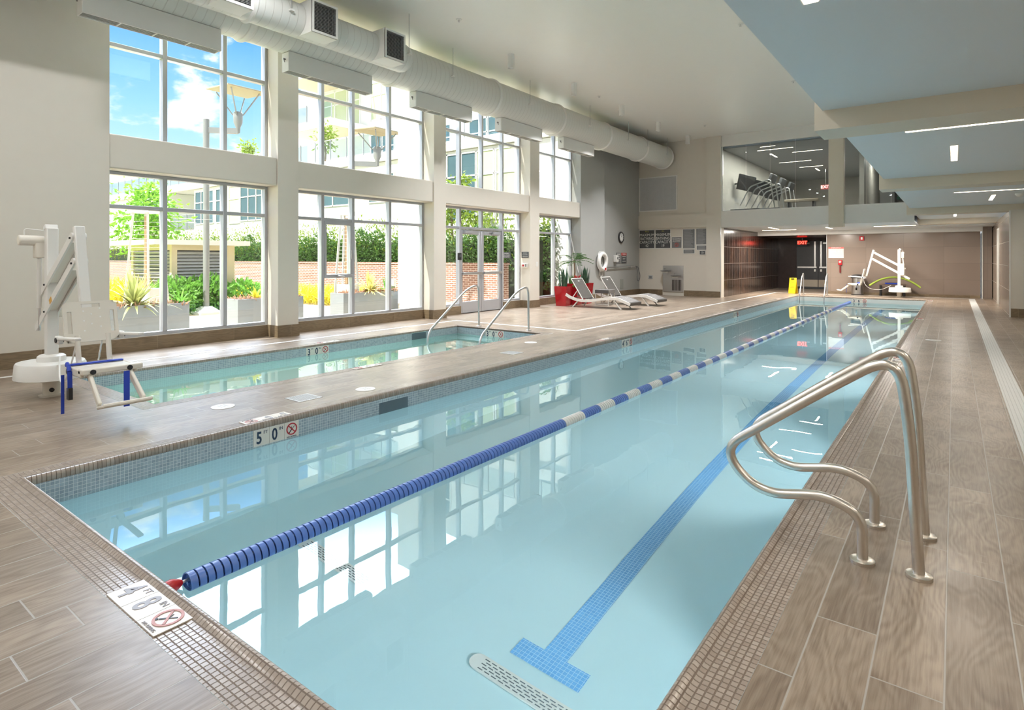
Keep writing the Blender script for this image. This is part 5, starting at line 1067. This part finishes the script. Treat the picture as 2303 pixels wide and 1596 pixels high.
heater('pyramid patio heater beyond the first window, beside the louvred box', -14.8, 5.74, 2.50, .66, .36); heater('taller pyramid patio heater beyond the second window', -12.9, 9.85, 2.6, .52, .22)
for x, y, lab in ((-12.35, 10.95, 'low bollard light beyond the right end of the second window'), (-19.0, 10.2, 'low bollard light by the brick wall right of the louvred box')):
    p = thing('bollard_light', lab, 'bollard', (x, y, -.03), 0, 'bollard lights'); MB().cyl((0, 0, 0), (0, 0, .62), .09, 16).build('post', plain('bollard_grey', (.5, .5, .5), .5), p, smooth=True); MB().cyl((0, 0, .68), (0, 0, .86), .10, 16).build('cap', WHITE, p, smooth=True); MB().cyl((0, 0, .62), (0, 0, .68), .07, 16).build('light_gap', DGREY, p)
# planter boxes outside
PLM = plain('zinc_planter', (.24, .26, .28), .45, .2); SOIL = plain('soil', (.06, .04, .03), .9); SED = leafmat('sedum_red', (.36, .20, .12), .4); SPK = leafmat('cordyline_gold', (.55, .50, .16), .3); SPG = leafmat('cordyline_green', (.34, .36, .12), .3)
def planter(label, ya, yb, plants):
    p = thing('planter_box', label, 'planter', (-11.45, ya, -.03), 0, 'zinc planter boxes'); L = yb-ya
    MB().box(.22, .25, 0, L, 0, .635).box(-.25, -.22, 0, L, 0, .635).box(-.22, .22, 0, .03, 0, .635).box(-.22, .22, L-.03, L, 0, .635).build('box', PLM, p); MB().box(-.22, .22, .03, L-.03, .05, .59).build('soil', SOIL, p)
    b = MB()
    for _ in range(int(260*L)): b.leaf((random.uniform(-.24, .26), random.uniform(.05, L-.05), .58), (random.gauss(0, .6), random.gauss(0, .6), 1), (random.gauss(0, 1), random.gauss(0, 1), 0), random.uniform(.06, .16), .03, .3)
    o = b.build('ground_cover', SED, p, recalc=False); o['kind'] = 'stuff'
    for yy, n, h, m_ in plants:
        b = MB(); c = Vector((0, yy-ya, .58))
        for _ in range(n):
            a = random.uniform(0, 2*PI); tl = random.uniform(.1, 1.25); d0 = Vector((math.cos(a)*math.sin(tl), math.sin(a)*math.sin(tl), math.cos(tl))); sd = d0.cross(Z).normalized(); LL = h*random.uniform(.7, 1.1); w_ = .030; pts = []
            for k in range(6):
                f_ = k/5; q = c + d0*LL*f_ - Z*(LL*.55*f_*f_*math.sin(tl)); pts.append((q, w_*(1-f_**2)+.002))
            vs = [];
            for q, ww in pts: vs += [q-sd*ww, q+sd*ww]
            b.add(vs, [(2*k, 2*k+1, 2*k+3, 2*k+2) for k in range(5)])
        b.build('spiky_leaves', m_, p, recalc=False)
planter('grey planter box with spiky plant under the first window', 1.9, 5.06, [(4.25, 110, .78, SPG), (5.0, 30, .4, SH)])
planter('grey planter box at the first column', 5.97, 7.42, [(7.2, 25, .55, SH), (6.5, 30, .35, YG)])
planter('grey planter box with golden spiky plant under the second window', 8.46, 10.35, [(9.42, 110, .62, SPK), (9.95, 25, .5, SH)])
# a gull in the sky
p = thing('bird', 'small gliding gull in the sky beyond the first window', 'bird', (-48, 34, 14.0)); MB().lathe([(.01, -.35), (.10, -.15), (.11, .1), (.02, .35)], (0, 0, 0), 'x', 8).add([(-.1, 0, .03), (.1, 0, .03), (.05, .75, .18), (-.05, .75, .18), (0, 1.35, .05)], [(0, 1, 2, 3), (3, 2, 4)]).add([(-.1, 0, .03), (.1, 0, .03), (.05, -.75, .18), (-.05, -.75, .18), (0, -1.35, .05)], [(0, 1, 2, 3), (3, 2, 4)]).build('gull_body', MGREY, p); p.rotation_euler = (0, 0, -.9)
# ================================================================== RED PLANTERS INSIDE
REDP = plain('red_lacquer', (.42, .012, .018), .12, spec=.6); SAN = leafmat('sansevieria', (.055, .12, .07), .5); PAL = leafmat('palm_green', (.09, .17, .06), .4); BRM = leafmat('bromeliad', (.10, .22, .06), .4); BRR = leafmat('bromeliad_red', (.50, .05, .05), .2)
def pot(label, loc, h, wt, wb, rz=0.12):
    p = thing('potted_plant', label, 'plant', loc, rz, None); a, c = wt/2, wb/2; b = MB()
    b.add([(-c, -c, 0), (c, -c, 0), (c, c, 0), (-c, c, 0), (-a, -a, h), (a, -a, h), (a, a, h), (-a, a, h), (-a+.03, -a+.03, h), (a-.03, -a+.03, h), (a-.03, a-.03, h), (-a+.03, a-.03, h), (-a+.04, -a+.04, h-.06), (a-.04, -a+.04, h-.06), (a-.04, a-.04, h-.06), (-a+.04, a-.04, h-.06)],
          [(3, 2, 1, 0), (0, 1, 5, 4), (1, 2, 6, 5), (2, 3, 7, 6), (3, 0, 4, 7), (4, 5, 9, 8), (5, 6, 10, 9), (6, 7, 11, 10), (7, 4, 8, 11), (8, 9, 13, 12), (9, 10, 14, 13), (10, 11, 15, 14), (11, 8, 12, 15), (12, 13, 14, 15)])
    b.build('pot', REDP, p); return p
def blades(p, h0, n, L, W, spread, m_, name, seed):
    random.seed(seed); b = MB()
    for _ in range(n):
        a = random.uniform(0, 2*PI); r0 = spread*random.random(); q0 = Vector((r0*math.cos(a), r0*math.sin(a), h0)); d0 = Vector((math.cos(a)*.12, math.sin(a)*.12, 1)).normalized(); sd = Vector((math.cos(a+1.3), math.sin(a+1.3), 0)); LL = L*random.uniform(.55, 1.05); vs = []
        for k in range(6): f_ = k/5; ww = W*(1-f_**3)*(.7+.3*math.sin(PI*f_)); q = q0+d0*LL*f_; vs += [q-sd*ww, q+sd*ww]
        b.add(vs, [(2*k, 2*k+1, 2*k+3, 2*k+2) for k in range(5)])
    return b.build(name, m_, p, recalc=False)
p = pot('snake plant in the tapered red planter nearest the viewer', (-9.33, 14.95, 0), .58, .40, .32); blades(p, .54, 26, .62, .030, .12, SAN, 'sword_leaves', 3)
p = pot('palm and bromeliads in the wide red planter behind the snake plant', (-9.30, 15.52, 0), .64, .46, .36)
random.seed(5); MB().tube([(0, 0, .58), (.02, .03, 1.0), (-.02, .05, 1.35)], [.03, .025, .02], 8).build('trunk', TR, p, smooth=True); b = MB()
for _ in range(17):
    a = random.uniform(0, 2*PI); el_ = random.uniform(.1, 1.2); d0 = Vector((math.cos(a)*math.cos(el_), math.sin(a)*math.cos(el_), math.sin(el_))); LL = random.uniform(.45, .70); pv = None; sd = d0.cross(Z).normalized()
    for k in range(9):
        f_ = k/8; q = Vector((-.02, .05, 1.3))+d0*LL*f_-Z*(LL*.5*f_*f_)
        if pv is not None: b.beam(pv, q, .008, .006)
        if k > 1:
            for s_ in (-1, 1): b.leaf(q, d0*.6+sd*s_*.9-Z*.35, Z, .20*(1.15-f_*.6), .018, .2)
        pv = q
b.build('palm_fronds', PAL, p, recalc=False)
blades(p, .58, 40, .36, .022, .2, BRM, 'bromeliad_leaves', 8); b = MB()
for _ in range(26): a = random.uniform(0, 2*PI); b.leaf((.12, .0, .78), (math.cos(a), math.sin(a), random.uniform(.4, 1.4)), Z, .17, .035, .4)
b.build('bromeliad_flower', BRR, p, recalc=False); b = MB()
for _ in range(40): a = random.uniform(0, 2*PI); b.leaf((.16, -.16, .62), (math.cos(a), math.sin(a), random.uniform(-.8, .5)), Z, .16, .08, .4)
b.build('trailing_leaves', leafmat('pothos', (.22, .34, .08), .3), p, recalc=False)
p = pot('snake plant in the rearmost red planter by the grey wall', (-9.28, 16.12, 0), .64, .44, .34); blades(p, .58, 30, .60, .030, .15, SAN, 'sword_leaves', 13)
# white window blind rod leaning by the fourth window
p = thing('blind_rod', 'thin white rod leaning against the reveal of the fourth window', 'rod', (-9.96, 16.30, .95)); MB().cyl((-.02, .12, 1.25), (.26, .17, 0.0), .012, 8).build('shaft', WHITE, p)
